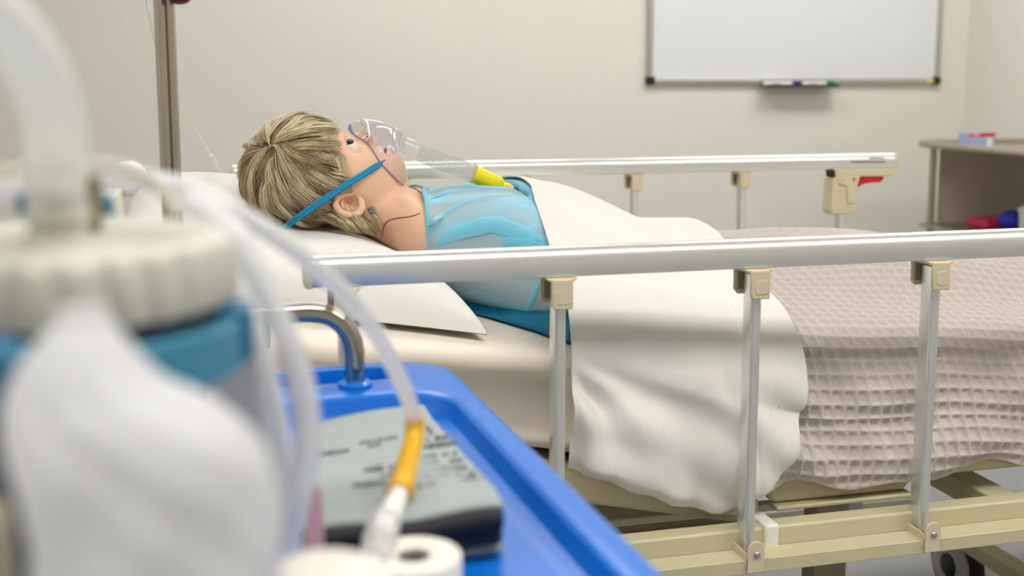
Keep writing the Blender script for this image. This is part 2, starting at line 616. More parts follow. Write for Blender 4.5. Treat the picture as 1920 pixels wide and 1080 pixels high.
MB().box(wx1 - 0.065, wx1 - 0.033, wy - 0.0215, wy - 0.0195, wz0 + 0.006, wz0 + 0.016).build('sticker', M['yellow'], t, False)
tx0, tx1 = P(1428, 160, Y=4.25)[0], P(1572, 158, Y=4.25)[0]
m = MB()
m.prism([(tx0, 4.235), (tx0 + 0.03, 4.225), (tx1 - 0.03, 4.225), (tx1, 4.235), (tx1 - 0.01, 4.278), (tx0 + 0.01, 4.278)], 'z', wz0 - 0.012, wz0 - 0.008)
m.box(tx0 + 0.01, tx1 - 0.01, 4.222, 4.225, wz0 - 0.012, wz0 - 0.002)
m.box(tx0 + 0.01, tx1 - 0.01, 4.275, 4.279, wz0 - 0.012, wz0 + 0.012)
m.build('pen_tray', M['black'], t, True, bevel=0.001)


def marker(x0, x1, y, z, capm, label, flip=False):
    t = thing('marker_pen', label, 'marker', ((x0 + x1) / 2, y, z - 0.008), 'whiteboard markers on the pen tray')
    r = 0.0085
    if flip:
        xa, xb, d = x0, x1, 1
    else:
        xa, xb, d = x1, x0, -1
    # cap at the xb end
    L = x1 - x0
    MB().lathe((xa, y, z), (d, 0, 0), [(0.004, 0), (r * 0.9, 0.002), (r, 0.006), (r, L * 0.72)]).build('barrel', M['whitep'], t)
    MB().lathe((xa, y, z), (d, 0, 0), [(r, L * 0.72), (r * 1.06, L * 0.72), (r * 1.0, L * 0.97), (r * 0.5, L)]).build('cap', capm, t)
    MB().box(*sorted((xa + d * L * 0.2, xa + d * L * 0.42)), y - r * 1.03, y - r * 0.97, z - 0.003, z + 0.003).build('print_band', M['boxblue'], t, False)


mz = wz0 - 0.008 + 0.0087
marker(P(1434, 156, Y=4.24)[0], P(1503, 156, Y=4.24)[0], 4.240, mz, M['bluem'], 'white marker with blue cap lying in the whiteboard tray', True)
marker(P(1503, 156, Y=4.24)[0] + 0.003, P(1565, 156, Y=4.24)[0], 4.240, mz, M['greenm'], 'white marker with green cap lying in the whiteboard tray', True)
marker(P(1430, 156, Y=4.262)[0], P(1499, 156, Y=4.262)[0], 4.262, mz, M['redm'], 'white marker with red cap behind the blue capped one', True)

# ================================================================== STEEL TABLE BY THE RIGHT WALL
tz = 0.82
t = thing('steel_trolley', 'stainless steel side trolley with tubular rim against right wall', 'trolley', (2.78, 3.2, 0))
X0, X1, Y0, Y1 = 2.47, 3.06, 2.6, 3.72


def rrect(x0, x1, y0, y1, r, z, n=8):
    pts = []
    for cx, cy, a0 in ((x1 - r, y1 - r, 0), (x0 + r, y1 - r, 90), (x0 + r, y0 + r, 180), (x1 - r, y0 + r, 270)):
        for k in range(n + 1):
            a = math.radians(a0 + 90 * k / n)
            pts.append((cx + r * math.cos(a), cy + r * math.sin(a), z))
    return pts


MB().tube(rrect(X0, X1, Y0, Y1, 0.14, tz), 0.012, 12, sm=1, closed=True).build('rim_rail', M['table'], t, 'full')
m = MB()
m.loft([rrect(X0 + 0.01, X1 - 0.01, Y0 + 0.01, Y1 - 0.01, 0.13, tz - 0.012), rrect(X0 + 0.01, X1 - 0.01, Y0 + 0.01, Y1 - 0.01, 0.13, tz - 0.006)])
m.build('tray_top', M['table'], t)
m = MB()
m.loft([rrect(X0 + 0.03, X1 - 0.02, Y0 + 0.03, Y1 - 0.03, 0.05, 0.517), rrect(X0 + 0.03, X1 - 0.02, Y0 + 0.03, Y1 - 0.03, 0.05, 0.522)])
m.build('shelf', M['table'], t)
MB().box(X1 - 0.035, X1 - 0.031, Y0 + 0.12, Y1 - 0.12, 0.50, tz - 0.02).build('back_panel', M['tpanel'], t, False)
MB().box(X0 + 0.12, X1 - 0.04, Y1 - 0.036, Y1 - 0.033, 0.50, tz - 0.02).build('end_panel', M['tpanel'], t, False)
MB().tube(rrect(X0 + 0.03, X1 - 0.02, Y0 + 0.03, Y1 - 0.03, 0.05, 0.519), 0.006, 10, sm=1, closed=True).build('shelf_rail', M['table'], t, 'full')
for lx, ly in ((X0 + 0.035, Y1 - 0.12), (X0 + 0.035, Y0 + 0.12), (X1 - 0.03, Y1 - 0.12), (X1 - 0.03, Y0 + 0.12)):
    l = MB().tube([(lx, ly, 0.09), (lx, ly, tz - 0.01)], 0.0125, 14, sm=1).build('leg', M['table'], t)
    MB().lathe((lx - 0.012, ly, 0.04), (1, 0, 0), [(0.02, 0), (0.04, 0.002), (0.04, 0.022), (0.02, 0.024)]).build('caster', M['rubber'], l)

bx, by = P(1842, 262, Y=3.42)[0], 3.42
t = thing('carton', 'small pale blue carton with red stripe on the steel trolley', 'box', (bx, by, tz - 0.006))
bw, bd, bh = 0.104, 0.06, 0.055
zb = tz - 0.005
MB().box(bx - bw / 2, bx + bw / 2, by, by + bd, zb, zb + bh).build('body', M['boxblue'], t, False, bevel=0.001)
MB().box(bx - bw / 2, bx + bw / 2, by - 0.0006, by - 0.0001, zb + bh * 0.74, zb + bh - 0.001).build('red_stripe', M['boxred'], t, False)
MB().box(bx + bw * 0.18, bx + bw * 0.38, by - 0.0006, by - 0.0001, zb + bh * 0.12, zb + bh * 0.66).build('white_panel', M['paper'], t, False)
MB().box(bx - bw * 0.42, bx - bw * 0.12, by - 0.0009, by - 0.0007, zb + bh * 0.82, zb + bh * 0.90).build('lettering', M['paper'], t, False)
px_, py_ = P(1876, 420, Y=3.45)[0], 3.45
o = MB().box(px_ - 0.055, px_ + 0.09, py_, py_ + 0.12, 0.5265, 0.556).build('magenta_packet', M['pink'], None, True, bevel=0.004)
tag(o, 'flat magenta packet lying on the lower shelf of the steel trolley', 'packet')
A = []
for i in range(25):
    ph = PI * i / 24
    A.append([(px_ + 0.025 + 0.06 * math.sin(ph) * math.cos(q) * (1 + 0.15 * math.sin(3 * q)),
               py_ - 0.05 + 0.04 * math.sin(ph) * math.sin(q),
               0.563 + 0.033 * math.cos(ph) * (1 + 0.25 * math.sin(2 * q + 1) * math.sin(ph)) + 0.006 * math.sin(7 * q) * math.sin(ph))
              for q in np.arange(32) / 32 * 2 * PI])
o = MB().loft(A, True, False, False).build('crumpled_cloth', M['royal'], None, 'full')
tag(o, 'crumpled royal blue cloth in front of the magenta packet on the lower shelf', 'cloth')
cx_, cy_ = P(1941, 400, Y=3.2)[0], 3.2
t = thing('round_tub', 'pale cream round tub at the right edge on the lower trolley shelf', 'tub', (cx_, cy_, 0.5))
MB().lathe((cx_, cy_, 0.524), (0, 0, 1), [(0.035, 0), (0.045, 0.003), (0.05, 0.09), (0.047, 0.09), (0.042, 0.008)]).build('body', M['lid'], t)
MB().lathe((cx_, cy_, 0.614), (0, 0, 1), [(0.053, 0), (0.053, 0.012), (0.04, 0.02), (0.001, 0.022)]).build('lid', M['lid'], t)

# ================================================================== DRIP POLE socketed at the near corner of the bed head
pxx, pyy = -0.0475, 1.2095
t = thing('drip_pole', 'twin tube stainless steel drip pole fixed at the head of the bed', 'drip pole', (pxx, pyy, 0.46))
MB().tube([(pxx - 0.0042, pyy, 0.46), (pxx - 0.0042, pyy, 1.95)], 0.0062, 20, sm=1).build('pole', M['steel'], t)
MB().tube([(pxx + 0.0056, pyy - 0.001, 0.62), (pxx + 0.0056, pyy - 0.001, 2.05)], 0.0044, 18, sm=1).build('sliding_pole', M['steel'], t)
for z in (0.487, 0.62, 1.90):
    MB().lathe((pxx, pyy, z), (0, 0, 1), [(0.009, 0), (0.0104, 0.001), (0.0104, 0.026), (0.009, 0.027)]).build('collar', M['steel'], t)
kk = P(336, -6, Y=1.195)
MB().sphere(kk, 0.0098, 20, (1.2, 1, 0.8)).build('clamp_knob', M['knob'], t, 'full')
MB().tube([(pxx + 0.005, pyy - 0.004, kk[2] + 0.002), kk + np.array([-0.004, 0, 0.002])], 0.0035, 12, sm=1).build('knob_stem', M['knob'], t)
for s_h in (-1, 1):
    MB().tube([(pxx, pyy, 2.05), (pxx + s_h * 0.04, pyy, 2.07), (pxx + s_h * 0.09, pyy, 2.04), (pxx + s_h * 0.10, pyy, 2.07)], 0.003, 10).build('hook', M['steel'], t)
t = thing('drip_line', 'thin clear drip tube hanging behind the steel drip pole', 'tube', P(412, 316, Y=1.86))
MB().tube([(pxx - 0.09, pyy + 0.01, 2.035), (pxx - 0.085, pyy + 0.04, 1.7), P(266, -60, Y=1.30), P(275, 0, Y=1.34), P(289, 75, Y=1.42), P(310, 135, Y=1.5), P(340, 192, Y=1.6), P(372, 250, Y=1.70), P(400, 298, Y=1.80), P(413, 320, Y=1.84), P(432, 352, Y=1.90)],
          0.0013, 8).build('tube', M['drip'], t, 'full')
MB().tube([P(396, 291, Y=1.79), P(405, 306, Y=1.812)], 0.0034, 10, sm=1).build('roller_clamp', M['whitep'], t)

# ================================================================== BED
BED = (0.9, 1.68, 0)
t_bed = thing('hospital_bed', 'cream adjustable hospital bed with raised aluminium side rails', 'bed', BED)
XL, XR = -0.15, 1.95
# outer ledge and inner beams, near and far
for s, nm in ((1, 'near'), (-1, 'far')):
    def yy(a, b):
        return (a, b) if s > 0 else (2 * 1.68 - b, 2 * 1.68 - a)
    sec = [(1.140, 0.484), (1.140, 0.501), (1.172, 0.501), (1.172, 0.4975), (1.1435, 0.4975), (1.1435, 0.484)]
    sec = [(a, b) if s > 0 else (2 * 1.68 - a, b) for a, b in sec]
    MB().prism(sec, 'x', 0.02, XR).build('side_ledge', M['bedpaint'], t_bed, True, bevel=0.001)
    ya, yb = yy(1.1725, 1.199)
    MB().box(XL, 0.612, ya, yb, 0.485, 0.524).build('long_beam', M['bedpaint'], t_bed, True, bevel=0.003)
    MB().box(0.612, XR, ya, yb, 0.485, 0.524).build('long_beam', M['bedpaint'], t_bed, True, bevel=0.003)
    ya, yb = yy(1.169, 1.215)
    MB().box(0.611, 0.6305, ya, yb, 0.484, 0.528).build('beam_joint', M['whitep'], t_bed, True, bevel=0.004, seg=3)
# cross members
for x in (XL, 0.3, 0.95, 1.45, XR - 0.04):
    MB().box(x, x + 0.04, 1.199, 2.161, 0.486, 0.518).build('cross_member', M['bedpaint'], t_bed, True, bevel=0.003)
# platform panels (moulded)


def panel(x0, x1, z0, z1, y0=1.225, y1=2.135):
    m = MB()
    m.prism([(x0 + 0.012, z0), (x1 - 0.012, z0), (x1 - 0.002, z0 + 0.008), (x1, z1), (x0, z1), (x0 + 0.002, z0 + 0.01)], 'y', y0, y1)
    return m.build('platform_panel', M['bedpanel'], t_bed, True, bevel=0.006, seg=3)


panel(0.640, 0.845, 0.530, 0.566)
panel(0.868, 1.30, 0.545, 0.576)
panel(1.32, 1.90, 0.545, 0.576)
for ya_ in (1.214, 2.118):
    MB().box(0.650, 0.84, ya_, ya_ + 0.022, 0.524, 0.5295).build('panel_runner', M['bedpaint'], t_bed, True, bevel=0.0015)
# inclined backrest panel
ang = math.atan(0.25)
m = MB()
m.prism([(0.632, 0.503), (0.632, 0.540), (-0.14, 0.540 + 0.772 * 0.22), (-0.14, 0.503 + 0.772 * 0.22)], 'y', 1.225, 2.135)
m.build('backrest_panel', M['bedpanel'], t_bed, True, bevel=0.006, seg=3)
# under-frame: far inner guard, lift arms, legs, casters
m = MB().box(0.35, 0.93, 1.86, 1.872, 0.20, 0.50)
m.build('underframe_plate', M['frame_dark'], t_bed, False)
MB().box(0.2, 1.3, 1.84, 1.88, 0.215, 0.235).build('underframe_rail', M['bedpaint'], t_bed, True, bevel=0.003)
m = MB()
for y in (1.36, 2.0):
    m.box(0.03, 1.85, y - 0.015, y + 0.015, 0.12, 0.15)
m.build('base_rail', M['bedpaint'], t_bed, True, bevel=0.003)
for x in (0.08, 1.425):
    MB().box(x - 0.02, x + 0.02, 1.345, 2.015, 0.12, 0.15).build('base_crossbar', M['bedpaint'], t_bed, True, bevel=0.003)
    for y in (1.42, 1.90):
        yc = y
        wz = 0.076
        c = MB().lathe((x - 0.016, yc, wz), (1, 0, 0), [(0.05, 0.0), (0.062, 0.002), (0.073, 0.006), (0.075, 0.016), (0.073, 0.026), (0.062, 0.030), (0.05, 0.032)], 48).build('caster', M['rubber'], t_bed)
        MB().lathe((x - 0.022, yc, wz), (1, 0, 0), [(0.048, 0.0), (0.055, 0.003), (0.058, 0.008), (0.058, 0.040), (0.048, 0.044)], 40).build('wheel_disc', M['greyp'], c)
        MB().lathe((x - 0.0245, yc, wz), (1, 0, 0), [(0.022, 0.0), (0.025, 0.0015), (0.025, 0.049)], 32).build('hub_cap', M['black'], c)
        MB().box(x - 0.02, x + 0.02, yc - 0.024, yc + 0.024, 0.153, 0.162).build('fork', M['greyp'], c, True, bevel=0.003)
for (x, y) in ((0.945, 1.60), (0.2, 1.60), (1.75, 1.60)):
    MB().box(x - 0.03, x + 0.03, y - 0.02, y + 0.02, 0.14, 0.49).build('lift_leg', M['frame_dark'], t_bed, True, bevel=0.003)
zr_ = P(1280, 961, Y=1.30)[2]
MB().box(0.34, 0.70, 1.30, 1.315, zr_ - 0.011, zr_).build('inner_rail', M['bedpaint'], t_bed, True, bevel=0.002)
MB().tube([(1.55, 1.3, 0.13), (1.75, 1.3, 0.47)], 0.013, 10, sm=1).build('lift_arm', M['frame_dark'], t_bed)
MB().box(0.953, 0.972, 1.30, 1.31, 0.495, 0.54).build('hinge_bracket', M['whitep'], t_bed, True, bevel=0.002)
MB().box(0.90, 0.925, 1.46, 1.49, 0.40, 0.535).build('hinge_bracket', M['greyp'], t_bed, True, bevel=0.002)
# head and foot boards
def board(xc, nm):
    pts = []
    y0, y1, z0, z1, r = 1.20, 2.195, 0.42, 0.86, 0.055
    for cy, a0 in ((y1 - r, 0), (y0 + r, 90)):
        for k in range(9):
            a = math.radians(a0 + 90 * k / 8)
            pts.append((cy + r * math.cos(a), z1 - r + r * math.sin(a)))
    pts += [(y0, z0), (y1, z0)]
    return MB().prism(pts, 'x', xc - 0.015, xc + 0.015).build(nm, M['whitep'], t_bed, True, bevel=0.006, seg=3)


board(-0.185, 'headboard')
for yb_ in (1.235, 2.185):
    MB().sphere((-0.160, yb_, 0.871), 0.033, 28, (1, 1, 1)).build('corner_bumper', M['whitep'], t_bed, 'full')
board(1.975, 'footboard')


def side_rail(Yc, zc, x0, x1, posts, side, latch=None):
    """folding side rail: a thing's part, with its posts, brackets and clamps as sub-parts"""
    prof = [(-0.0145, -0.016), (0.0145, -0.016), (0.0155, -0.012), (0.0160, 0.000), (0.0145, 0.008), (0.010, 0.0135), (0.004, 0.016),
            (-0.004, 0.016), (-0.010, 0.0135), (-0.0145, 0.008), (-0.0160, 0.000), (-0.0155, -0.012)]
    m = MB()
    xs = (x0 + 0.006, x1 - 0.006)
    m.loft([[(x, Yc + a, zc + b) for a, b in prof] for x in xs])
    top = m.build('side_rail', M['alu'], t_bed, True, bevel=0.0008)
    for xa, xb in ((x0, x0 + 0.008), (x1 - 0.008, x1)):
        MB().loft([[(x, Yc + a * s, zc + b * s) for a, b in prof] for x, s in ((xa, 0.93), (xa + 0.002 if xa == x0 else xa, 1.05), (xb, 1.05) if xa == x0 else (xb - 0.002, 1.05), (xb, 1.05 if xa == x0 else 0.93))]).build('end_cap', M['cream'], top)
    f = -1 if side == 'near' else -1     # both rails show the camera their -Y cheek
    zb = zc - 0.0165
    for x in posts:
        zlow = 0.505
        pp = []
        for k in range(20):
            a = 2 * PI * k / 20
            c, s = math.cos(a), math.sin(a)
            pp.append((x + 0.0068 * abs(c) ** 0.5 * np.sign(c), Yc - 0.001 + 0.0125 * abs(s) ** 0.45 * np.sign(s)))
        MB().prism(pp, 'z', zlow, zb - 0.008).build('post', M['alu'], top)
        if latch is not None and abs(x - latch) < 0.01:
            continue
        # bracket: two cheeks and a flared bridge
        m = MB()
        xb = x - 0.0005
        m.prism([(xb - 0.0118, zb - 0.001), (xb + 0.0118, zb - 0.001), (xb + 0.0118, zb - 0.034), (xb - 0.0088, zb - 0.034), (xb - 0.0118, zb - 0.030)], 'y', Yc - 0.0225, Yc - 0.0172)
        m.prism([(xb - 0.0145, zb - 0.001), (xb + 0.0125, zb - 0.001), (xb + 0.0125, zb - 0.034), (xb - 0.0095, zb - 0.034), (xb - 0.0145, zb - 0.028)], 'y', Yc + 0.0155, Yc + 0.0200)
        m.prism([(xb - 0.018, zb), (xb + 0.018, zb), (xb + 0.0125, zb - 0.005), (xb - 0.0125, zb - 0.005)], 'y', Yc - 0.020, Yc + 0.020)
        br = m.build('bracket', M['cream'], top, True, bevel=0.0015, seg=3)
        # embossed pad on the near cheek
        pad = []
        for k in range(24):
            a = 2 * PI * k / 24
            pad.append((xb + 0.001 + 0.0085 * abs(math.cos(a)) ** 0.6 * np.sign(math.cos(a)), zb - 0.020 + 0.0085 * abs(math.sin(a)) ** 0.6 * np.sign(math.sin(a))))
        MB().prism(pad, 'y', Yc - 0.0231, Yc - 0.0224).build('bracket_pad', M['cream'], top, True, bevel=0.0004)
        MB().box(xb - 0.010, xb - 0.001, Yc + 0.0145, Yc + 0.0158, zb - 0.028, zb - 0.008).build('bracket_recess_shade', M['creamd'], top, False)  # thin darker plate, shade between the cheeks put into its colour
    for x in posts:
        # pivot clamp at the bottom: U bracket with a rounded front plate
        z0, z1 = 0.4865 if side == 'near' else 0.4865, 0.524
        pl = [(x - 0.0005, z0)]
        w = 0.0105
        pl = [(x - w - 0.002, z0), (x + w - 0.002, z0)]
        for k in range(13):
            a = PI * k / 12
            pl.append((x - 0.002 + w * math.cos(a), z1 - w + w * math.sin(a)))
        yo = Yc - 0.034 if side == 'near' else Yc - 0.022
        m = MB().prism(pl, 'y', yo, yo + 0.003)
        m.prism([(q[0] - 0.002, q[1]) for q in pl], 'y', Yc + 0.0165, Yc + 0.0195)
        m.box(x - w - 0.0035, x - w - 0.0015, yo + 0.003, Yc + 0.0165, z0 + 0.006, z0 + 0.024)
        m.build('pivot_clamp', M['cream'], top, True, bevel=0.0008)
        MB().sphere((x - 0.0015, yo - 0.0005, 0.5085), 0.0042, 16, (1, 0.6, 1)).build('bolt', M['bolt'], top, 'full')
    return top


YN, ZN = 1.170, 0.8555
side_rail(YN, ZN, 0.080, 1.56, [0.121 + 0.2325 * k for k in range(6)], 'near')
YF, ZF = 2.180, 0.8775
LX = P(1573, 400, Y=YF)[0]
far = side_rail(YF, ZF, 0.02, P(1685, 300, Y=YF - 0.015)[0], [0.1055 + 0.2385 * k for k in range(5)] + [LX], 'far', latch=LX)


def xz(pts, Y):
    return [(P(a, b, Y=Y)[0], P(a, b, Y=Y)[2]) for a, b in pts]


yl = YF - 0.022
m = MB()
m.prism(xz([(1566, 317), (1683, 314), (1680, 322), (1672, 330), (1660, 331), (1614, 331), (1608, 352), (1606, 380), (1590, 383), (1588, 349), (1573, 346), (1568, 335)], yl), 'y', yl, yl + 0.040)
m.build('latch_housing', M['cream'], far, True, bevel=0.003, seg=3)
m = MB()
m.prism(xz([(1561, 334), (1569, 332), (1574, 348), (1587, 350), (1589, 383), (1606, 383), (1604, 396), (1592, 401), (1562, 403), (1557, 396)], yl + 0.002), 'y', yl + 0.002, yl + 0.038)
m.build('latch_body', M['cream'], far, True, bevel=0.003, seg=3)
m = MB()
m.prism(xz([(1610, 351), (1612, 338), (1619, 331), (1658, 330), (1657, 337), (1651, 342), (1630, 343), (1618, 346)], yl + 0.006), 'y', yl + 0.006, yl + 0.030)
m.build('latch_lever', M['redp'], far, True, bevel=0.002, seg=3)
MB().sphere(P(1601.5, 336.5, Y=yl), 0.0032, 14, (1, 0.4, 1.2)).build('latch_indicator', M['redp'], far, 'full')
MB().sphere(P(1580.5, 337, Y=yl), 0.0025, 14, (1, 0.4, 1)).build('latch_rivet', M['bolt'], far, 'full')
m = MB()
m.prism(xz([(1560, 320), (1568, 320), (1568, 332), (1561, 332)], yl + 0.004), 'y', yl + 0.004, yl + 0.03)
m.build('latch_recess', M['black'], far, False)
# faint two-line stamp on the rail end (unreadable in the photograph)
random.seed(3)
m = MB()
for (xa, xb, yv, h) in ((1596, 1659, 303.5, 2.6), (1630, 1657, 296.2, 1.6)):
    x = xa
    while x < xb:
        w_ = random.uniform(1.2, 2.6)
        a, b = P(x, yv - h / 2, Y=YF - 0.0163), P(x + w_, yv + h / 2, Y=YF - 0.0163)
        m.box(a[0], b[0], YF - 0.0166, YF - 0.0159, b[2], a[2])
        x += w_ + random.uniform(0.5, 1.1)
m.build('stamped_text', M['ink'], far, False)
#BODY
# ================================================================== MATTRESS with its cream sheet
YM = 1.66


def mat_top(X):
    X = np.asarray(X, float)
    d = 0.6 - X
    return 0.690 + 0.15 * (np.sqrt(d * d + 0.0016) + d) / 2


def mat_bot(X):
    X = np.asarray(X, float)
    return np.where(X < 0.632, 0.543 + (0.632 - X) * 0.22, 0.568)


nu, nv = 420, 260
xs = np.linspace(-0.15, 1.93, nu)
ang_ = np.linspace(0, 2 * PI, nv)
c_, s_ = np.cos(ang_), np.sin(ang_)
ex = 0.22
cy = np.sign(c_) * np.abs(c_) ** ex
sz = np.sign(s_) * np.abs(s_) ** ex
A = np.zeros((nu, nv, 3))
for i, x in enumerate(xs):
    zt, zb = float(mat_top(x)), float(mat_bot(x))
    hz, hy = (zt - zb) / 2, 0.425
    e = min((x + 0.15) / 0.05, (1.93 - x) / 0.05, 1.0)
    e = math.sqrt(max(0.0, 1 - (1 - e) ** 2))
    A[i, :, 0] = x
    yy = 1.68 + cy * hy * (0.96 + 0.04 * e)
    zz = (zt + zb) / 2 + sz * hz * (0.3 + 0.7 * e)
    # soft folds along the near side of the sheet
    near = sstep(1.34, 1.27, yy)
    fold = 0.0045 * np.sin((zz - 0.15 * (0.6 - x)) * 150 + 2.2 * wn(x * 5, zz * 8, 1.0, 5) + 1.3) + 0.0035 * wn(x * 9 + 0 * zz, zz * 28, 1.0, 6)
    fold = fold + 0.012 * np.exp(-((x - 0.40 + 0.15 * (zz - 0.66)) / 0.012) ** 2) * sstep(0.72, 0.68, zz)
    A[i, :, 1] = yy - near * fold
    A[i, :, 2] = zz + 0.0018 * wn(x * 12, yy * 12, 1.0, 8) * sstep(0, 0.5, s_)
A[0, :, 1:] = [1.68, float((mat_top(xs[0]) + mat_bot(xs[0])) / 2)]
A[-1, :, 1:] = [1.68, float((mat_top(xs[-1]) + mat_bot(xs[-1])) / 2)]
o = grid_obj('mattress', A, M['creamsheet'])
tag(o, 'thick mattress wrapped in a creased cream cotton sheet on the bed', 'mattress')

# ================================================================== PILLOW
nu, nv = 150, 170
a = np.linspace(-1, 1, nu)[:, None] + np.zeros((1, nv))
b = np.linspace(-1, 1, nv)[None, :] + np.zeros((nu, 1))
a = np.sin(a * PI / 2) * 0.5 + a * 0.5
b = np.sin(b * PI / 2) * 0.5 + b * 0.5


def pillow_xy(a, b):
    X = 0.078 + 0.232 * a * (1 - 0.07 * (1 - b * b)) - 0.02 * b * 0
    Y = 1.660 + 0.340 * b * (1 - 0.05 * (1 - a * a))
    return X, Y


def pillow_T(a, b, X, Y):
    T = (0.082 + 0.046 * sstep(1.52, 1.85, Y)) * np.clip((1 - np.abs(a) ** 3.4) * (1 - np.abs(b) ** 3.4), 0, 1) ** 0.40
    T = T - 0.030 * np.exp(-((X - 0.10) / 0.13) ** 2 - ((Y - 1.67) / 0.12) ** 2) * (T > 0)
    T = T - 0.016 * np.exp(-((X - 0.25) / 0.08) ** 2 - ((Y - 1.66) / 0.14) ** 2) * (T > 0)
    T = T + 0.0035 * wn(X * 22, Y * 22, 1.0, 3) * np.clip(T / 0.05, 0, 1)
    cr = wn(X * 60 - Y * 50, X * 20 + Y * 18, 1.0, 12)
    T = T + 0.0018 * cr * np.clip(T / 0.05, 0, 1) * (np.abs(a) ** 3 + np.abs(b) ** 4).clip(0, 1)
    return np.maximum(T, 0.0)


X, Y = pillow_xy(a, b)
T = pillow_T(a, b, X, Y)
base = mat_top(X) + 0.005
top = np.stack([X, Y, base + 0.004 + T], -1)
bot = np.stack([X, Y, base + 0.003 - 0.0005 * (T > 0.01)], -1)
# flange/piping: a small lip near the open side
allp = np.concatenate([top, bot[::-1]], 0)
o = grid_obj('pillow', allp, M['pillow'], closed_u=True)
tag(o, 'plump white cotton pillow under the head of the mannequin', 'pillow')
pillow = o

# ================================================================== MANNEQUIN
FX = P(660, 300, Y=YM)


def prof(pts, Y=YM):
    q = np.array([[P(x, y, Y=Y)[0], P(x, y, Y=Y)[2]] for x, y in pts])
    return lambda X: np.interp(X, q[:, 0], q[:, 1])


def pX(x, y=300, Y=YM):
    return P(x, y, Y=Y)[0]


front = prof([(466, 345), (470, 325), (480, 300), (500, 270), (530, 247), (565, 233), (600, 230), (620, 234), (635, 243), (645, 251), (656, 256), (670, 262), (684, 267),
              (698, 271), (711, 273), (717, 276), (722, 281), (728, 283), (737, 287), (745, 290), (750, 295), (755, 300), (758.5, 307), (760, 318), (760.5, 335)])
nosep = prof([(640, 249), (650, 253.0), (660, 252), (675, 247.5), (688, 243), (695, 241.5), (698.5, 245), (700, 256), (701.5, 272), (712, 275)])
throat = prof([(690, 330), (735, 338), (757, 345), (770, 353), (785, 360), (801, 367), (830, 361), (860, 356), (900, 354), (950, 359), (985, 378), (1050, 405), (1200, 440)])
XH0, XCH = pX(466), pX(760.5)
bk = np.array([(0.03, 0.885), (0.04, 0.868), (0.06, 0.852), (0.09, 0.845), (0.14, 0.842), (0.18, 0.838), (0.22, 0.815), (0.26, 0.772), (0.32, 0.735), (0.4, 0.718), (0.7, 0.69)])
hw = np.array([(XH0, 0.0), (XH0 + 0.004, 0.022), (0.045, 0.036), (0.06, 0.052), (0.085, 0.066), (0.12, 0.0735), (0.15, 0.073), (0.175, 0.0695), (0.2, 0.066), (0.225, 0.057), (0.24, 0.050), (0.255, 0.038), (XCH, 0.022)])
nw = np.array([(0.15, 0.03), (0.18, 0.05), (0.2, 0.056), (0.225, 0.062), (0.245, 0.080), (0.265, 0.122), (0.29, 0.152), (0.32, 0.180), (0.36, 0.220), (0.395, 0.262), (0.425, 0.292), (0.45, 0.285), (0.49, 0.245), (0.7, 0.20)])


def soft(arr, sg=0.008):
    X_ = np.linspace(arr[0, 0], arr[-1, 0], 1200)
    V_ = np.interp(X_, arr[:, 0], arr[:, 1])
    k = int(round(sg / (X_[1] - X_[0])))
    ker = np.exp(-np.linspace(-2.5, 2.5, 5 * k) ** 2 / 2)
    ker /= ker.sum()
    h = len(ker) // 2
    V2 = np.convolve(np.r_[np.full(h, V_[0]), V_, np.full(h, V_[-1])], ker, 'same')[h:h + len(V_)]
    return np.stack([X_, V2], 1)


nw = soft(nw, 0.010)
bk = soft(bk, 0.012)
hw_s = soft(hw, 0.006)
hw_s[:, 1] = np.where(hw_s[:, 0] < 0.07, np.interp(hw_s[:, 0], hw[:, 0], hw[:, 1]), hw_s[:, 1])
hw = hw_s
_tx = np.linspace(0.18, 0.75, 400)
_th = soft(np.stack([_tx, throat(_tx)], 1), 0.007)
throat = lambda X: np.interp(X, _th[:, 0], _th[:, 1])
nth = 260
th = np.linspace(0, 2 * PI, nth, endpoint=False)
th = th + 0.45 * np.sin(2 * th) * 0 - 0.30 * np.sin(th)       # denser towards the face (th = 0 is up)
th[0] = 0
xs = np.unique(np.concatenate([np.linspace(XH0 - 0.0004, 0.15, 70), np.linspace(0.15, 0.275, 170), np.linspace(0.275, 0.60, 70)]))


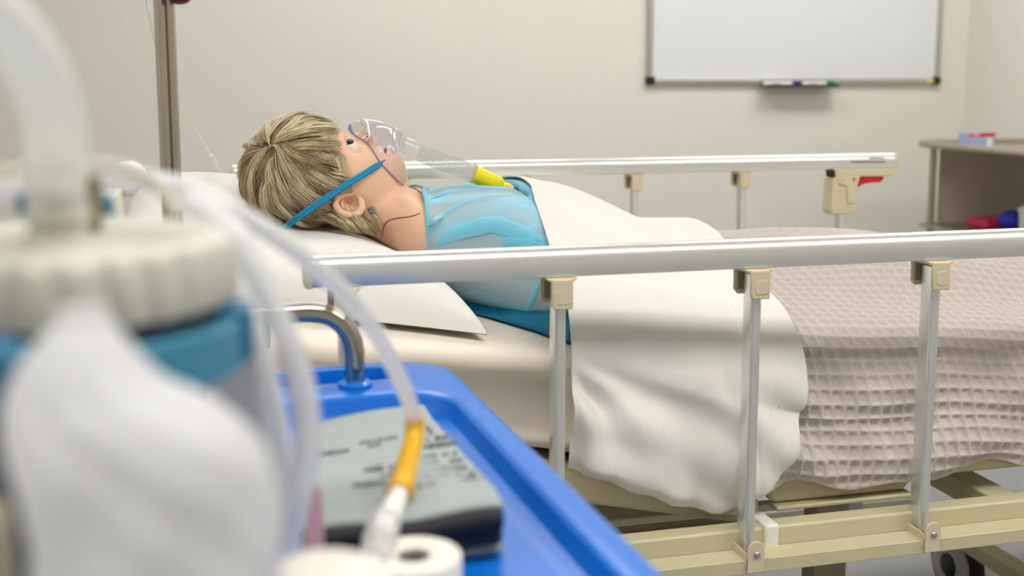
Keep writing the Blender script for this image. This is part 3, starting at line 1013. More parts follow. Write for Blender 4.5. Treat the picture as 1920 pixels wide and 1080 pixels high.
def body_point(X, th, inflate=0.0, face=True):
    """polar section of head / neck / torso around the body's centre line"""
    zh, zb = float(front(X)), float(np.interp(X, bk[:, 0], bk[:, 1]))
    ztt = float(throat(X))
    zc_head = 0.5 * (zh + zb)
    zc_neck = 0.5 * (ztt + zb) - 0.004
    w = float(sstep(0.17, 0.25, X))
    zc = (1 - w) * zc_head + w * zc_neck
    dy, dz = np.sin(th), np.cos(th)
    rh = np.zeros_like(th)
    if X <= XCH + 1e-6:
        W = float(np.interp(X, hw[:, 0], hw[:, 1]))
        lo = zb if X < 0.17 else zb + (X - 0.17) / 0.10 * (0.865 - zb)
        cz, H = 0.5 * (zh + lo), 0.5 * (zh - lo)
        # numerically find the outer crossing of the egg section
        t = np.linspace(0.001, 0.16, 240)[:, None]
        y = t * dy
        z = zc + t * dz - cz
        s = np.clip(z / max(H, 1e-5), -1, 1)
        tap = 1 - (0.20 + 0.12 * sstep(0.19, 0.26, X)) * np.clip(s, 0, 1) ** 2.0 - 0.12 * np.clip(-s, 0, 1) ** 2
        f = (np.abs(y) / max(W, 1e-5) / tap) ** 2.3 + (np.abs(z) / max(H, 1e-5)) ** 2.3 - 1
        ins = f <= 0
        rh = np.where(ins.any(0), t[:, 0][np.clip((ins * np.arange(240)[:, None]).max(0), 0, 239)], 0)
        # refine
        k = np.clip((ins * np.arange(240)[:, None]).max(0), 0, 238)
        f0 = f[k, np.arange(len(th))]
        f1 = f[k + 1, np.arange(len(th))]
        rh = np.where(ins.any(0), t[:, 0][k] + (t[1, 0] - t[0, 0]) * np.clip(f0 / (f0 - f1 + 1e-9), 0, 1), 0)
    rn = np.zeros_like(th)
    if X > 0.15:
        Wn = float(np.interp(X, nw[:, 0], nw[:, 1]))
        Hn = 0.5 * (ztt - zb)
        cz = 0.5 * (ztt + zb)
        t = np.linspace(0.001, 0.30, 300)[:, None]
        y = t * dy
        z = zc + t * dz - cz
        e = 2.0 + 0.7 * float(sstep(0.27, 0.38, X))
        f = (np.abs(y) / Wn) ** e + (np.abs(z) / max(Hn, 1e-4)) ** e - 1
        ins = f <= 0
        k = np.clip((ins * np.arange(300)[:, None]).max(0), 0, 298)
        f0 = f[k, np.arange(len(th))]
        f1 = f[k + 1, np.arange(len(th))]
        rn = np.where(ins.any(0), t[:, 0][k] + (t[1, 0] - t[0, 0]) * np.clip(f0 / (f0 - f1 + 1e-9), 0, 1), 0)
    kk = 0.0035
    m = np.maximum(rh, rn)
    r = m + kk * np.log(np.exp((rh - m) / kk) + np.exp((rn - m) / kk)) * 1.0
    r = np.where(np.minimum(rh, rn) <= 0, m, r)
    y = r * dy
    z = zc + r * dz
    if face and X < XCH + 1e-6:
        up_ = np.clip(np.cos(th), 0, 1)
        nb = float(nosep(X)) - zh
        d = 0
        if pX(640) < X < pX(712):
            wno = np.interp(X, [pX(640), pX(660), pX(685), pX(698), pX(706)], [0.010, 0.008, 0.0105, 0.013, 0.012])
            z = z + max(nb, 0) * np.exp(-np.abs(y / wno) ** 2.2) * (up_ > 0.3)
        for (x0, y0, sx, sy, am) in ((pX(657, 270), 0.0325, 0.0105, 0.0135, -0.0115), (pX(641), 0.028, 0.006, 0.018, 0.0025), (pX(688), 0.046, 0.014, 0.014, 0.003),
                                     (pX(696), 0.0125, 0.006, 0.0048, 0.006), (pX(716.5), 0.010, 0.0026, 0.012, 0.0018), (pX(727), 0.010, 0.0030, 0.012, 0.0026),
                                     (pX(734), 0.0, 0.0035, 0.016, -0.0022), (pX(752), 0.0, 0.008, 0.012, 0.0015)):
            z = z + am * (np.exp(-((X - x0) / sx) ** 2 - ((np.abs(y) - y0) / sy) ** 2)) * (up_ > 0.1)
        mz = -0.015 * np.exp(-((X - pX(721.3)) / 0.0028) ** 2) * np.clip(1 - (np.abs(y) / 0.024) ** 4, 0, 1) * (up_ > 0.3)
        z = z + mz
    if inflate:
        n = np.hypot(y, z - zc) + 1e-9
        y = y * (1 + inflate / n)
        z = zc + (z - zc) * (1 + inflate / n)
    return np.stack([np.full_like(y, X), YM + y, z], -1)


t_man = thing('training_mannequin', 'life size nursing mannequin lying on the bed in a blue gown', 'mannequin', (0.6, YM, 0.80))
A = np.stack([body_point(x, th) for x in xs])
V0 = A.copy()
skin_rings = [list(map(tuple, r)) for r in A]
m = MB()
m.loft(skin_rings, True, True, True)
# ear: helix rim, bowl, lobe - part of the one body mesh
for sgn in (-1, 1):
    ys = YM + sgn * 0.0715

    def E3(x, y, o):
        q = P(x, y, Y=YM - 0.0715)
        return (q[0], ys + sgn * o, q[2])
    hel = [E3(663, 362, 0.002), (E3(646, 364, 0.006)), E3(632, 370, 0.010), E3(628, 381, 0.013), E3(634, 392, 0.015), E3(646, 399, 0.015), E3(660, 401, 0.013), E3(671, 398, 0.010), E3(677, 389, 0.007), E3(677, 378, 0.004), E3(672, 371, 0.0)]
    m.tube(hel, [0.0030, 0.0040, 0.0044, 0.0046, 0.0046, 0.0046, 0.0050, 0.0054, 0.0054, 0.0048, 0.003], 12, 5)
    # scapha / inner bowl
    cen = np.array(E3(656, 382, -0.004))
    rings = [[tuple(np.array(hel_) * (1 - k) + cen * k + np.array([0, -sgn * 0.006 * math.sin(k * PI / 2), 0])) for hel_ in smooth(hel, 3)] for k in (0.0, 0.25, 0.5, 0.75, 0.98)]
    m.loft(rings, True, False, True)
    rings = [[tuple(np.array(hel_) + np.array([0, -sgn * q_, 0])) for hel_ in smooth(hel, 3)] for q_ in (0.0, 0.014)]
    m.loft(rings, True, False, False)
    m.tube([E3(640, 374, 0.008), E3(641, 386, 0.009), E3(652, 392, 0.008), E3(663, 391, 0.006)], [0.0015, 0.0024, 0.0024, 0.0015], 8, 4)
skin = m.build('body', M['skin'], t_man, 'full')
skin['label'] = 'peach coloured head, neck and shoulders'
BS = bvh_of(skin)

# eyes
for sgn in (-1, 1):
    q = hit(BS, 656.5, 270.5, 0.0)
    ec = np.array([q[0], YM + sgn * abs(q[1] - YM), q[2]]) + np.array([0.0, -sgn * 0.0025, -0.0066])
    e = MB().sphere(ec, 0.0132, 32).build('eyeball', M['eyew'], t_man, 'full')
    gaze = np.array([-0.16, sgn * 0.42, 0.88])
    gaze /= np.linalg.norm(gaze)
    MB().lathe(ec + gaze * 0.0110, gaze, [(0.0074, -0.0006), (0.0068, 0.0012), (0.0035, 0.0022), (0.0001, 0.0026)], 24).build('iris', M['eyed'], e)
    # lids: two soft arcs over the ball
    ux = np.array([0, sgn * 1.0, 0.0])
    for nm, ofs in (('upper_eyelid', -1),):
        pts = []
        for k in range(9):
            u_ = -1 + 2 * k / 8
            ang2 = u_ * 1.15
            dirv = np.array([ofs * (0.66 if ofs < 0 else 0.66) * math.cos(ang2) - 0.02, sgn * (0.30 + 0.75 * math.sin(ang2)), 0.86 - 0.70 * max(0.0, math.sin(ang2))])
            dirv /= np.linalg.norm(dirv)
            pts.append(ec + dirv * 0.0134)
        MB().tube(pts, [0.0006, 0.0014, 0.0022, 0.0026, 0.0012], 10, 4).build(nm, M['skin'], t_man, 'full')
# mouth opening
mq = P(720.5, 287, Y=YM)
zf = lambda x, y: P(x, y, Y=YM)[2]
half = [P(716.5, 299, Y=YM - 0.0265), P(718.0, 294, Y=YM - 0.0225), P(719.8, 287, Y=YM - 0.0150), P(721.5, 281, Y=YM)]
mpts = half + [np.array([p[0], 2 * YM - p[1], p[2]]) for p in half[::-1][1:]]
MB().tube(mpts, [0.0008, 0.0028, 0.0036, 0.0036, 0.0028, 0.0008], 12, 4, squash=(0.8, 1)).build('mouth_opening', M['mouth'], t_man, 'full')
for nm_, dx, dz_, rr_ in (('upper_lip', -6.2, 0.0, 0.0022), ('lower_lip', 6.6, 0.6, 0.0028)):
    lp = [p + np.array([dx * 0.00079 * (0.35 if i in (0, 6) else 1), 0, -0.0012]) for i, p in enumerate(mpts)]
    MB().tube(lp, [0.0008, rr_ * 0.8, rr_, rr_, rr_ * 0.8, 0.0008], 12, 4).build(nm_, M['lip'], t_man, 'full')
# neck seam, bolt, collar tab
pts = [hit(BS, x, y, 0.0002, 1.6) for x, y in ((788, 400), (777, 404), (765, 407), (745, 409), (730, 413), (722, 420), (718, 432), (716, 446))]
MB().tube(pts, 0.0008, 6, 4).build('neck_seam', M['seam'], t_man, 'full')
bq = hit(BS, 699, 396, 0.0)
MB().lathe(bq + np.array([0, 0.004, 0]), (-0.25, -0.95, 0.15), [(0.0065, 0), (0.0065, 0.006), (0.0055, 0.0075), (0.0028, 0.0078), (0.0022, 0.0068), (0.0001, 0.0066)], 28).build('neck_bolt', M['bolt'], t_man)
pts = [P(784, 357, Y=YM), P(790, 359.5, Y=YM), P(799, 368, Y=YM)]
m = MB()
m.prism([(P(x, y, Y=YM)[0], P(x, y, Y=YM)[2]) for x, y in ((783, 356), (787, 353), (801, 362), (797, 371))], 'y', YM - 0.02, YM + 0.02)
m.build('neck_tab', M['skin'], t_man, True, bevel=0.0015)
MB().tube([P(783.5, 357, Y=YM - 0.0205), P(797, 370, Y=YM - 0.0205)], 0.0008, 6, 1).build('tab_gap', M['seam'], t_man)

# ---- undershirt & gown
xg = np.linspace(0.245, 0.62, 190)
thg = np.linspace(0.0, 2 * PI, 300, endpoint=False)
collar_x = lambda Yv: np.interp(Yv, [1.40, 1.46, 1.52, 1.58, YM, 1.76, 1.86], [0.245, 0.247, 0.258, 0.272, 0.297, 0.27, 0.25])


def garment(inf, ripple, seed, x0add=0.0):
    A = []
    for u in np.linspace(0, 1, 190):
        X0 = 0.235 + u * 0.32
        ring = body_point(X0, thg, inf, face=False)
        # collar line: remap so that the first ring follows the neckline
        cl = collar_x(ring[:, 1]) + x0add
        Xn = cl + (0.515 - cl) * u
        A.append((Xn, ring))
    # evaluate at the remapped stations
    xs_ = np.linspace(0.235, 0.52, 240)
    tab = np.stack([body_point(x, thg, inf, face=False) for x in xs_])
    out = np.zeros((190, len(thg), 3))
    for i, (Xn, ring) in enumerate(A):
        f = (Xn - xs_[0]) / (xs_[1] - xs_[0])
        k = np.clip(f.astype(int), 0, 238)
        w = (f - k)[:, None]
        j = np.arange(len(thg))
        out[i] = tab[k, j] * (1 - w) + tab[k + 1, j] * w
        out[i, :, 0] = Xn
    X, Y, Z = out[..., 0], out[..., 1], out[..., 2]
    dy, dz = Y - YM, Z - 0.80
    n = np.hypot(dy, dz)
    up_ = sstep(0.76, 0.80, Z)
    # folds fan out from the near shoulder down across the chest
    ang3 = np.arctan2(Z - 0.80, (X - 0.24)) 
    fold = np.sin(ang3 * 17 + 1.2 * wn(X * 10, Y * 10, 1.0, seed)) * sstep(0.02, 0.08, X - 0.25)
    fold2 = wn(X * 18 + Z * 40, Y * 9 - Z * 10, 1.0, seed + 1)
    d = ripple * (0.55 * np.sign(fold) * np.abs(fold) ** 1.0 + 0.8 * fold2) * up_
    out[..., 1] += dy / n * d
    out[..., 2] += dz / n * d
    return out


G = garment(0.002, 0.0, 1, 0.03)
vest = grid_obj('undershirt', G.transpose(1, 0, 2), M['vest'], t_man, closed_u=True)
vest['label'] = 'pale grey undershirt seen through the gown'
G = garment(0.0075, 0.0035, 21)
gown = grid_obj('gown', G.transpose(1, 0, 2), M['gown'], t_man, closed_u=True)
gown['label'] = 'thin light blue nonwoven hospital gown'
BG = bvh_of(gown)
# bound neckline
ring0 = G[1]
sel = [i for i in range(len(thg)) if (thg[i] < 2.3 or thg[i] > 2 * PI - 2.3)]
sel = [i for i in sel if i >= len(thg) // 2] + [i for i in sel if i < len(thg) // 2]
MB().tube([ring0[i] + np.array([0.002, 0, 0]) for i in sel[::4]], 0.0032, 8, 2, squash=(1, 0.6)).build('neck_binding', M['gownc'], gown, 'full')


def ridge(name, px, r, mt=None, off=0.0, parent=None, sq=(1.0, 0.4)):
    # soft raised band following the cloth
    pts = smooth(np.array([hit(BG, x, y, 0.0, 1.45) for x, y in px]), 6)
    N = len(pts)
    rr_ = np.interp(np.linspace(0, 1, N), np.linspace(0, 1, len(r)), r) * np.clip(np.minimum(np.arange(N), N - 1 - np.arange(N)) / 5.0, 0.05, 1)
    T = np.gradient(pts, axis=0)
    rows = []
    for i in range(N):
        loc, nor, _, _ = BG.find_nearest(Vector(pts[i]))
        nn_ = np.array(nor)
        if nn_ @ (CAM - pts[i]) < 0:
            nn_ = -nn_
        sd_ = np.cross(nn_, T[i])
        sd_ /= np.linalg.norm(sd_) + 1e-9
        rows.append([pts[i] + sd_ * k * rr_[i] * 1.7 + nn_ * (0.0004 + 0.42 * rr_[i] * (1 - abs(k) ** 1.6) - 0.0012 * (abs(k) > 0.99)) for k in np.linspace(-1, 1, 11)])
    return grid_obj(name, np.array(rows), mt or M['gownc'], parent or gown)


ridge('shoulder_seam', [(1012, 528), (1004, 545), (996, 565), (990, 585), (986, 602)], [0.0026, 0.003, 0.003, 0.0026])
for px, r in (([(812, 465), (828, 452), (850, 440), (872, 432), (900, 424), (925, 420), (950, 428), (985, 441), (1016, 452)], [0.002, 0.005, 0.007, 0.009, 0.008, 0.007, 0.006]),
              ([(783, 462), (790, 440), (805, 420), (830, 402), (858, 386), (885, 376), (920, 368)], [0.0012, 0.0022, 0.0028, 0.0024, 0.001]),
              ([(940, 468), (950, 456), (968, 450), (990, 452), (1014, 460)], [0.003, 0.005, 0.006, 0.006, 0.004]),
              ([(808, 372), (840, 359), (875, 352), (915, 352), (945, 356)], [0.004, 0.006, 0.006, 0.006, 0.004]),
              ):
    ridge('gown_fold', px, r)
# dark backing sheet sticking out beneath the side of the mannequin
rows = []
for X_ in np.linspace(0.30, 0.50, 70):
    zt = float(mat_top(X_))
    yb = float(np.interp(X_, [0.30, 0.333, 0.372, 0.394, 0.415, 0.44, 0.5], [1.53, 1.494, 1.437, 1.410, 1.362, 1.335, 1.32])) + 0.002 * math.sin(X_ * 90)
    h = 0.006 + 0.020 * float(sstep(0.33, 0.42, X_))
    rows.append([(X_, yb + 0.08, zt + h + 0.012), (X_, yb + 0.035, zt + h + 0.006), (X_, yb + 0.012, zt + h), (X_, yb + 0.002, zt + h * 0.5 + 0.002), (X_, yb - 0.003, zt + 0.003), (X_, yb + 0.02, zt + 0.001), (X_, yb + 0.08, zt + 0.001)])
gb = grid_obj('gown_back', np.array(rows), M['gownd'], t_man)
gb['label'] = 'dark teal plastic-backed gown layer under the body'
sb = MB().sphere(P(1066, 627, Y=1.29), 0.005, 14, (0.5, 0.8, 1.5)).build('gown_tie', M['gownd'], t_man, 'full')

# ---- hair
HC = np.array([0.1175, YM, 0.916])
HR = np.array([0.080, 0.090, 0.0745])
rs = np.random.RandomState(7)


def hull(d):
    """hair surface radius in direction d (N,3)"""
    d = d / np.linalg.norm(d, axis=-1, keepdims=True)
    r = 1 / np.sqrt(((d / HR) ** 2).sum(-1))
    return r


def hull_pt(d, off=0.0):
    d = d / np.linalg.norm(d, axis=-1, keepdims=True)
    p = HC + d * (hull(d) + off)[..., None] if np.ndim(off) else HC + d * (hull(d) + off)[..., None]
    # flatten where it rests on the pillow, let the nape run towards the neck
    low = sstep(0.03, -0.06, p[..., 2] - HC[2] + 0.0)
    p = p.copy()
    p[..., 0] += 0.026 * low * sstep(0.0, 0.06, p[..., 0] - HC[0])
    p[..., 2] = np.maximum(p[..., 2], 0.848 + 0.004 * np.sin(p[..., 0] * 90))
    return p


# base cap of the wig
nu, nv = 90, 120
ph = np.linspace(0.02, PI - 0.02, nu)
qq = np.linspace(0, 2 * PI, nv)
PHI, Q = np.meshgrid(ph, qq, indexing='ij')
D = np.stack([-np.cos(PHI), np.sin(PHI) * np.sin(Q), np.sin(PHI) * np.cos(Q)], -1)


def hairline_x(y, z):
    """X beyond which there is no hair, from the face edge seen in the picture"""
    h = (z - HC[2])
    return np.interp(h, [-0.09, -0.065, -0.045, -0.03, -0.01, 0.012, 0.035, 0.06, 0.075, 0.09], [0.215, 0.222, 0.200, 0.168, 0.174, 0.170, 0.163, 0.161, 0.160, 0.158])


capp = hull_pt(D, -0.006)
lim = hairline_x(capp[..., 1], capp[..., 2])
over = capp[..., 0] > lim - 0.006
capp[..., 0] = np.minimum(capp[..., 0], lim - 0.006)
hair = grid_obj('hair', capp, M['hairroot'], t_man)
hair['label'] = 'short ash blond wig'

W0 = P(506, 272, Y=1.60) - HC
W0 /= np.linalg.norm(W0)
E1 = np.cross(W0, [0, 0, 1.0])
E1 /= np.linalg.norm(E1)
E2 = np.cross(W0, E1)


def gdir(r, f):
    return np.cos(r)[..., None] * W0 + np.sin(r)[..., None] * (np.cos(f)[..., None] * E1 + np.sin(f)[..., None] * E2)


def strand_mesh(name, strands, rad, material, parent):
    """strands: (S, n, 3)"""
    S, n, _ = strands.shape
    T = np.gradient(strands, axis=1)
    T /= np.linalg.norm(T, axis=-1, keepdims=True) + 1e-9
    out = strands - HC
    u = np.cross(T, out)
    u /= np.linalg.norm(u, axis=-1, keepdims=True) + 1e-9
    w = np.cross(T, u)
    tr = rad[:, None] * np.concatenate([np.linspace(0.6, 1, 3), np.linspace(1, 0.25, n - 3)])[None, :]
    V = []
    for k in range(3):
        a_ = 2 * PI * k / 3
        V.append(strands + (math.cos(a_) * u + math.sin(a_) * w) * tr[..., None])
    V = np.stack(V, 2)       # S,n,3,3
    off = np.array(ORIGIN.get(parent.name, (0, 0, 0)))
    Vf = (V - off).reshape(-1, 3)
    s_i, i_i, k_i = np.meshgrid(np.arange(S), np.arange(n - 1), np.arange(3), indexing='ij')
    k2 = (k_i + 1) % 3
    b0 = (s_i * n + i_i) * 3
    F = np.stack([b0 + k_i, b0 + k2, b0 + 3 + k2, b0 + 3 + k_i], -1).reshape(-1, 4)
    me = bpy.data.meshes.new(name)
    me.vertices.add(len(Vf))
    me.vertices.foreach_set('co', Vf.astype(np.float32).ravel())
    me.loops.add(F.size)
    me.loops.foreach_set('vertex_index', F.astype(np.int32).ravel())
    me.polygons.add(len(F))
    me.polygons.foreach_set('loop_start', (np.arange(len(F)) * 4).astype(np.int32))
    me.polygons.foreach_set('loop_total', np.full(len(F), 4, np.int32))
    me.update(calc_edges=True)
    me.polygons.foreach_set('use_smooth', np.ones(len(F), bool))
    o = bpy.data.objects.new(name, me)
    COL.objects.link(o)
    me.materials.append(material)
    o.parent = parent
    ORIGIN[o.name] = ORIGIN[parent.name]
    return o


EARC = P(655, 384, Y=YM - 0.08)


def make_strands(nlock, per, seed, n=14, off0=0.0, lenr=(0.5, 1.15), spread=0.055, r0max=1.9):
    rs = np.random.RandomState(seed)
    allS, rad, tone = [], [], []
    for L in range(nlock):
        f0 = rs.uniform(0, 2 * PI)
        r0 = abs(rs.uniform(0.0, 1) ** 0.8) * r0max
        ln = rs.uniform(*lenr)
        curl = rs.normal(0, 0.25) + 0.15
        lo = off0 + rs.uniform(-0.005, 0.008)
        wav = rs.uniform(0, 2 * PI)
        wa = rs.uniform(0.0, 0.05)
        lt = rs.choice(3, p=[0.46, 0.34, 0.20])
        t = np.linspace(0, 1, n)
        s0 = 1 / max(math.sin(min(r0 + 0.15, 2.6)), 0.25)
        for k in range(per):
            df = rs.normal(0, spread) * s0
            dr = rs.normal(0, 0.04)
            pinch = 1 - 0.35 * t
            r = r0 + dr + t * ln
            f = f0 + df * pinch + curl * t + 1.1 * np.exp(-r / 0.22) * (0.6 + 0.8 * math.sin(L * 1.7)) + wa * np.sin(wav + t * 7) + rs.normal(0, 0.03) * t
            of = lo + rs.normal(0, 0.0013) + 0.005 * np.sin(PI * t) - 0.004 * t
            d = gdir(r, f)
            p = hull_pt(d, of)
            # stop at the hairline: fold the remainder gently outwards along it
            lim = hairline_x(p[:, 1], p[:, 2]) + rs.normal(0.002, 0.003)
            overx = p[:, 0] - lim
            bad = np.where(overx > 0)[0]
            if len(bad):
                kx = bad[0]
                if kx < 3:
                    continue
                # resample only the part before the hairline
                tt = np.linspace(0, kx, n)
                p = np.stack([np.interp(tt, np.arange(n), p[:, c]) for c in range(3)], -1)
            ex_ = (p[:, 0] - EARC[0]) / 0.021
            ez_ = (p[:, 2] - EARC[2]) / 0.0145
            inside = (ex_ ** 2 + ez_ ** 2 < 1) & (p[:, 1] < YM - 0.04)
            if inside.any():
                kx = int(np.argmax(inside))
                if kx < 4:
                    continue
                tt = np.linspace(0, kx - 1, n)
                p = np.stack([np.interp(tt, np.arange(n), p[:, c]) for c in range(3)], -1)
            allS.append(p)
            tone.append(lt)
            rad.append(rs.uniform(0.00028, 0.0006))
    return np.array(allS), np.array(rad), np.array(tone)


S1, R1, T1 = make_strands(260, 30, 11, lenr=(0.7, 1.4), spread=0.045)
S2, R2, T2 = make_strands(110, 26, 12, off0=0.004, lenr=(0.5, 1.0), spread=0.030)
# lower locks at the nape and behind the ear, running to the neck
S3 = []
rs = np.random.RandomState(5)
for L in range(46):
    u = rs.uniform(0, 1)
    x0 = 600 + 75 * u
    y0 = 395 + 12 * rs.uniform(-1, 1)
    x1 = 640 + 75 * u
    y1 = 436 + 10 * u
    ydep = 1.585 - 0.012 * rs.uniform(0, 1)
    for k in range(14):
        j = rs.normal(0, 2.2, 4)
        pts = np.array([P(x0 + j[0], y0 + j[1], Y=ydep + 0.006), P((x0 + x1) / 2 + 6 + j[2], (y0 + y1) / 2 - 2 + j[3], Y=ydep - 0.006), P(x1 + j[2] * 0.6 + 6, y1 + j[0] * 0.6, Y=ydep + 0.002)])
        S3.append(smooth(pts, 7)[:14] if len(smooth(pts, 7)) >= 14 else smooth(pts, 7))
# side lock hanging in front of and over the ear
for L in range(30):
    u = rs.uniform(0, 1)
    for k in range(12):
        j = rs.normal(0, 1.8, 6)
        pts = np.array([P(628 + 10 * u + j[0], 300 + j[1], Y=1.578), P(642 + 10 * u + j[2], 335 + j[3], Y=1.578), P(650 + 12 * u + j[4], 357 + j[5] + 6 * u, Y=1.582)])
        S3.append(smooth(pts, 7)[:14])
# curled lock beside the neck bolt
for L in range(60):
    j = rs.normal(0, 2.5, 4)
    pts = np.array([P(703 + j[0], 402 + j[1] * 0.4, Y=1.585), P(711 + j[2] * 0.8, 420 + j[1], Y=1.578), P(707 + j[3], 440 + j[1], Y=1.582)])
    S3.append(smooth(pts, 7)[:14])
S3 = np.array([s[:14] for s in S3])
SS = np.concatenate([S1, S2, S3])
RR = np.concatenate([R1, R2, rs.uniform(0.0003, 0.0006, len(S3))])
TT = np.concatenate([T1, T2, (np.arange(len(S3)) // 13) % 3])
for k_ in range(3):
    strand_mesh('hair_strands', SS[TT == k_], RR[TT == k_], (M['hair'], M['hair2'], M['hair3'])[k_], hair)
# fly-away hairs
fl = []
for (a0, a1, a2) in (((500, 262), (490, 245), (502, 240)), ((586, 214), (590, 203), (588, 196)), ((480, 300), (470, 285), (474, 272)), ((455, 345), (446, 360), (455, 385)),
                     ((450, 340), (443, 355), (450, 372)), ((560, 222), (550, 215), (540, 222)), ((620, 213), (632, 222), (634, 236)), ((540, 238), (525, 240), (512, 258))):
    fl.append(smooth(np.array([P(*a0, Y=1.62), P(*a1, Y=1.61), P(*a2, Y=1.62)]), 7)[:14])
strand_mesh('stray_hairs', np.array(fl), np.full(len(fl), 0.00025), M['hair'], hair)

# ================================================================== OXYGEN MASK
t_mask = thing('oxygen_mask', 'clear oxygen mask with blue strap over the mannequin face', 'oxygen mask', P(715, 280, Y=YM))
rimpx = [(657, 232, 0.004), (658, 243, 0.013), (663, 254, 0.021), (676, 262, 0.029), (689, 272, 0.036), (699, 287, 0.041), (710, 304, 0.043), (726, 322, 0.040), (742, 338, 0.030), (752, 346, 0.016), (757, 348, 0.0)]
near_r = []
for i_, (x, y, d) in enumerate(rimpx):
    if 2 <= i_ <= 9:
        q = hit(BS, x, y, 0.0022)
        if abs(q[1] - (YM - d)) > 0.03:
            q = P(x, y, Y=YM - d)
        near_r.append(q)
    else:
        near_r.append(P(x, y, Y=YM - d))
far_r = [np.array([p[0], 2 * YM - p[1], p[2] + 0.0]) for p in near_r[::-1]][1:-1]
rim = smooth(near_r + far_r, 5, True)
nk = len(rim)
PA = P(743, 268, Y=YM)
pdir = P(895, 328, Y=YM) - P(752, 268, Y=YM)
pdir /= np.linalg.norm(pdir)
uu = np.array([0, 1.0, 0])
vv = np.cross(pdir, uu)
# angle of every rim point as seen along the port axis
cen = rim.mean(0)
rings = []
L_ = np.cumsum(np.r_[0, np.linalg.norm(np.diff(rim, axis=0), axis=1)])
L_ = L_ / (L_[-1] + np.linalg.norm(rim[0] - rim[-1]))
if vv[2] < 0:
    vv = -vv
port = []
for k in range(nk):
    a_ = 2 * PI * L_[k]
    port.append(PA + 0.0175 * (math.cos(a_) * vv - math.sin(a_) * uu))
port = np.array(port)
T_ = np.linspace(0, 1, 22)
body = []
for t in T_:
    P0, P3 = rim, port
    upw = np.zeros_like(rim)
    s = np.clip((rim[:, 0] - rim[:, 0].min()) / (rim[:, 0].max() - rim[:, 0].min()), 0, 1)[:, None]
    md = 4 * s * (1 - s)
    P1 = rim + np.array([0.022, 0, 0.013]) * (1 - s) + np.array([0.013, 0, 0.012]) * s + np.array([0.0, 0, 0.016]) * md + np.concatenate([np.zeros((nk, 1)), (rim[:, 1:2] - YM) * 0.10, np.zeros((nk, 1))], 1)
    P2 = port + np.array([-0.016, 0, 0.016]) * (1 - s) + np.array([0.012, 0, -0.004]) * s + np.concatenate([np.zeros((nk, 1)), (rim[:, 1:2] - YM) * 0.40, np.zeros((nk, 1))], 1)
    body.append((1 - t) ** 3 * P0 + 3 * (1 - t) ** 2 * t * P1 + 3 * (1 - t) * t * t * P2 + t ** 3 * P3)
body = np.array(body)
shell = grid_obj('shell', np.concatenate([body, body[:, :1]], 1), M['clear'], t_mask)
shell['label'] = 'transparent soft plastic face piece'
MB().tube(rim[::2], 0.0013, 8, 2, closed=True, squash=(1, 0.7)).build('rim', M['clearrim'], t_mask, 'full')
# thin white lines drawn on the shell as painted highlights
def along(k0, t0, k1, t1, n=10):
    out = []
    for q in np.linspace(0, 1, n):
        kf = (k0 + (k1 - k0) * q) * nk
        tf = (t0 + (t1 - t0) * q) * 21
        a0 = body[int(min(tf, 20))][int(kf) % nk]
        a1 = body[int(min(tf, 20)) + 1][int(kf) % nk]
        w = tf - int(min(tf, 20))
        out.append(a0 * (1 - w) + a1 * w)
    return np.array(out)


for kk_ in ((0.985, 0.25, 0.985, 0.96), (0.045, 0.25, 0.05, 0.96), (0.30, 0.08, 0.25, 0.45), (0.36, 0.35, 0.33, 0.75)):
    MB().tube(along(*kk_), 0.0008, 6, 2).build('highlight_line', M['glintw'], t_mask, 'full')
clipx = [(676, 229), (680, 228.5), (686, 232), (688, 243), (690, 254), (690.5, 261)]
pts = [P(x, y, Y=YM - 0.006 - 0.020 * (i / 5)) for i, (x, y) in enumerate(clipx)]
MB().tube(pts, [0.0048, 0.0050, 0.0050, 0.0050, 0.0050, 0.004], 12, 4, squash=(0.28, 1)).build('nose_clip', M['tabwhite'], t_mask, 'full')
for y_ in (250.5, 256):
    MB().sphere(P(687.5 + (y_ - 250) * 0.15, y_, Y=YM - 0.030), 0.0011, 10).build('clip_rivet', M['black'], t_mask, 'full')
# port ring and corrugated hose
MB().lathe(PA, pdir, [(0.0175, -0.001), (0.0188, 0.0), (0.0188, 0.002), (0.0140, 0.004), (0.0136, 0.014), (0.0140, 0.015)], 36, cap=False).build('port', M['clear'], t_mask)
H0 = PA + pdir * 0.012
H1 = P(893, 328, Y=YM - 0.01)
hl = np.linalg.norm(H1 - H0)
hd = (H1 - H0) / hl
pf = [(0.0138, 0), (0.0142, 0.002), (0.0142, 0.022)]
n_r = 34
for k in range(n_r):
    h0 = 0.024 + (hl - 0.026) * k / n_r
    dh = (hl - 0.026) / n_r
    pf += [(0.0124, h0), (0.0150, h0 + dh * 0.35), (0.0150, h0 + dh * 0.55), (0.0124, h0 + dh * 0.95)]
MB().lathe(H0, hd, pf, 36, cap=False).build('corrugated_hose', M['corr'], t_mask)
Y0_ = H1 - hd * 0.004
v = MB().lathe(Y0_, hd, [(0.0135, 0), (0.0138, 0.003), (0.0132, 0.004), (0.0122, 0.024), (0.0116, 0.031), (0.0128, 0.032), (0.0120, 0.040), (0.0085, 0.046), (0.0062, 0.047), (0.0058, 0.052), (0.0070, 0.053), (0.0066, 0.056), (0.0052, 0.060), (0.0045, 0.064)], 36).build('venturi_connector', M['yellow'], t_mask)
v['label'] = 'bright yellow connector on the hose end'
E0 = Y0_ + hd * 0.063
MB().lathe(E0, hd, [(0.0050, 0), (0.0060, 0.001), (0.0055, 0.012), (0.0040, 0.014), (0.0036, 0.028)], 24).build('tube_adaptor', M['bluead'], t_mask)
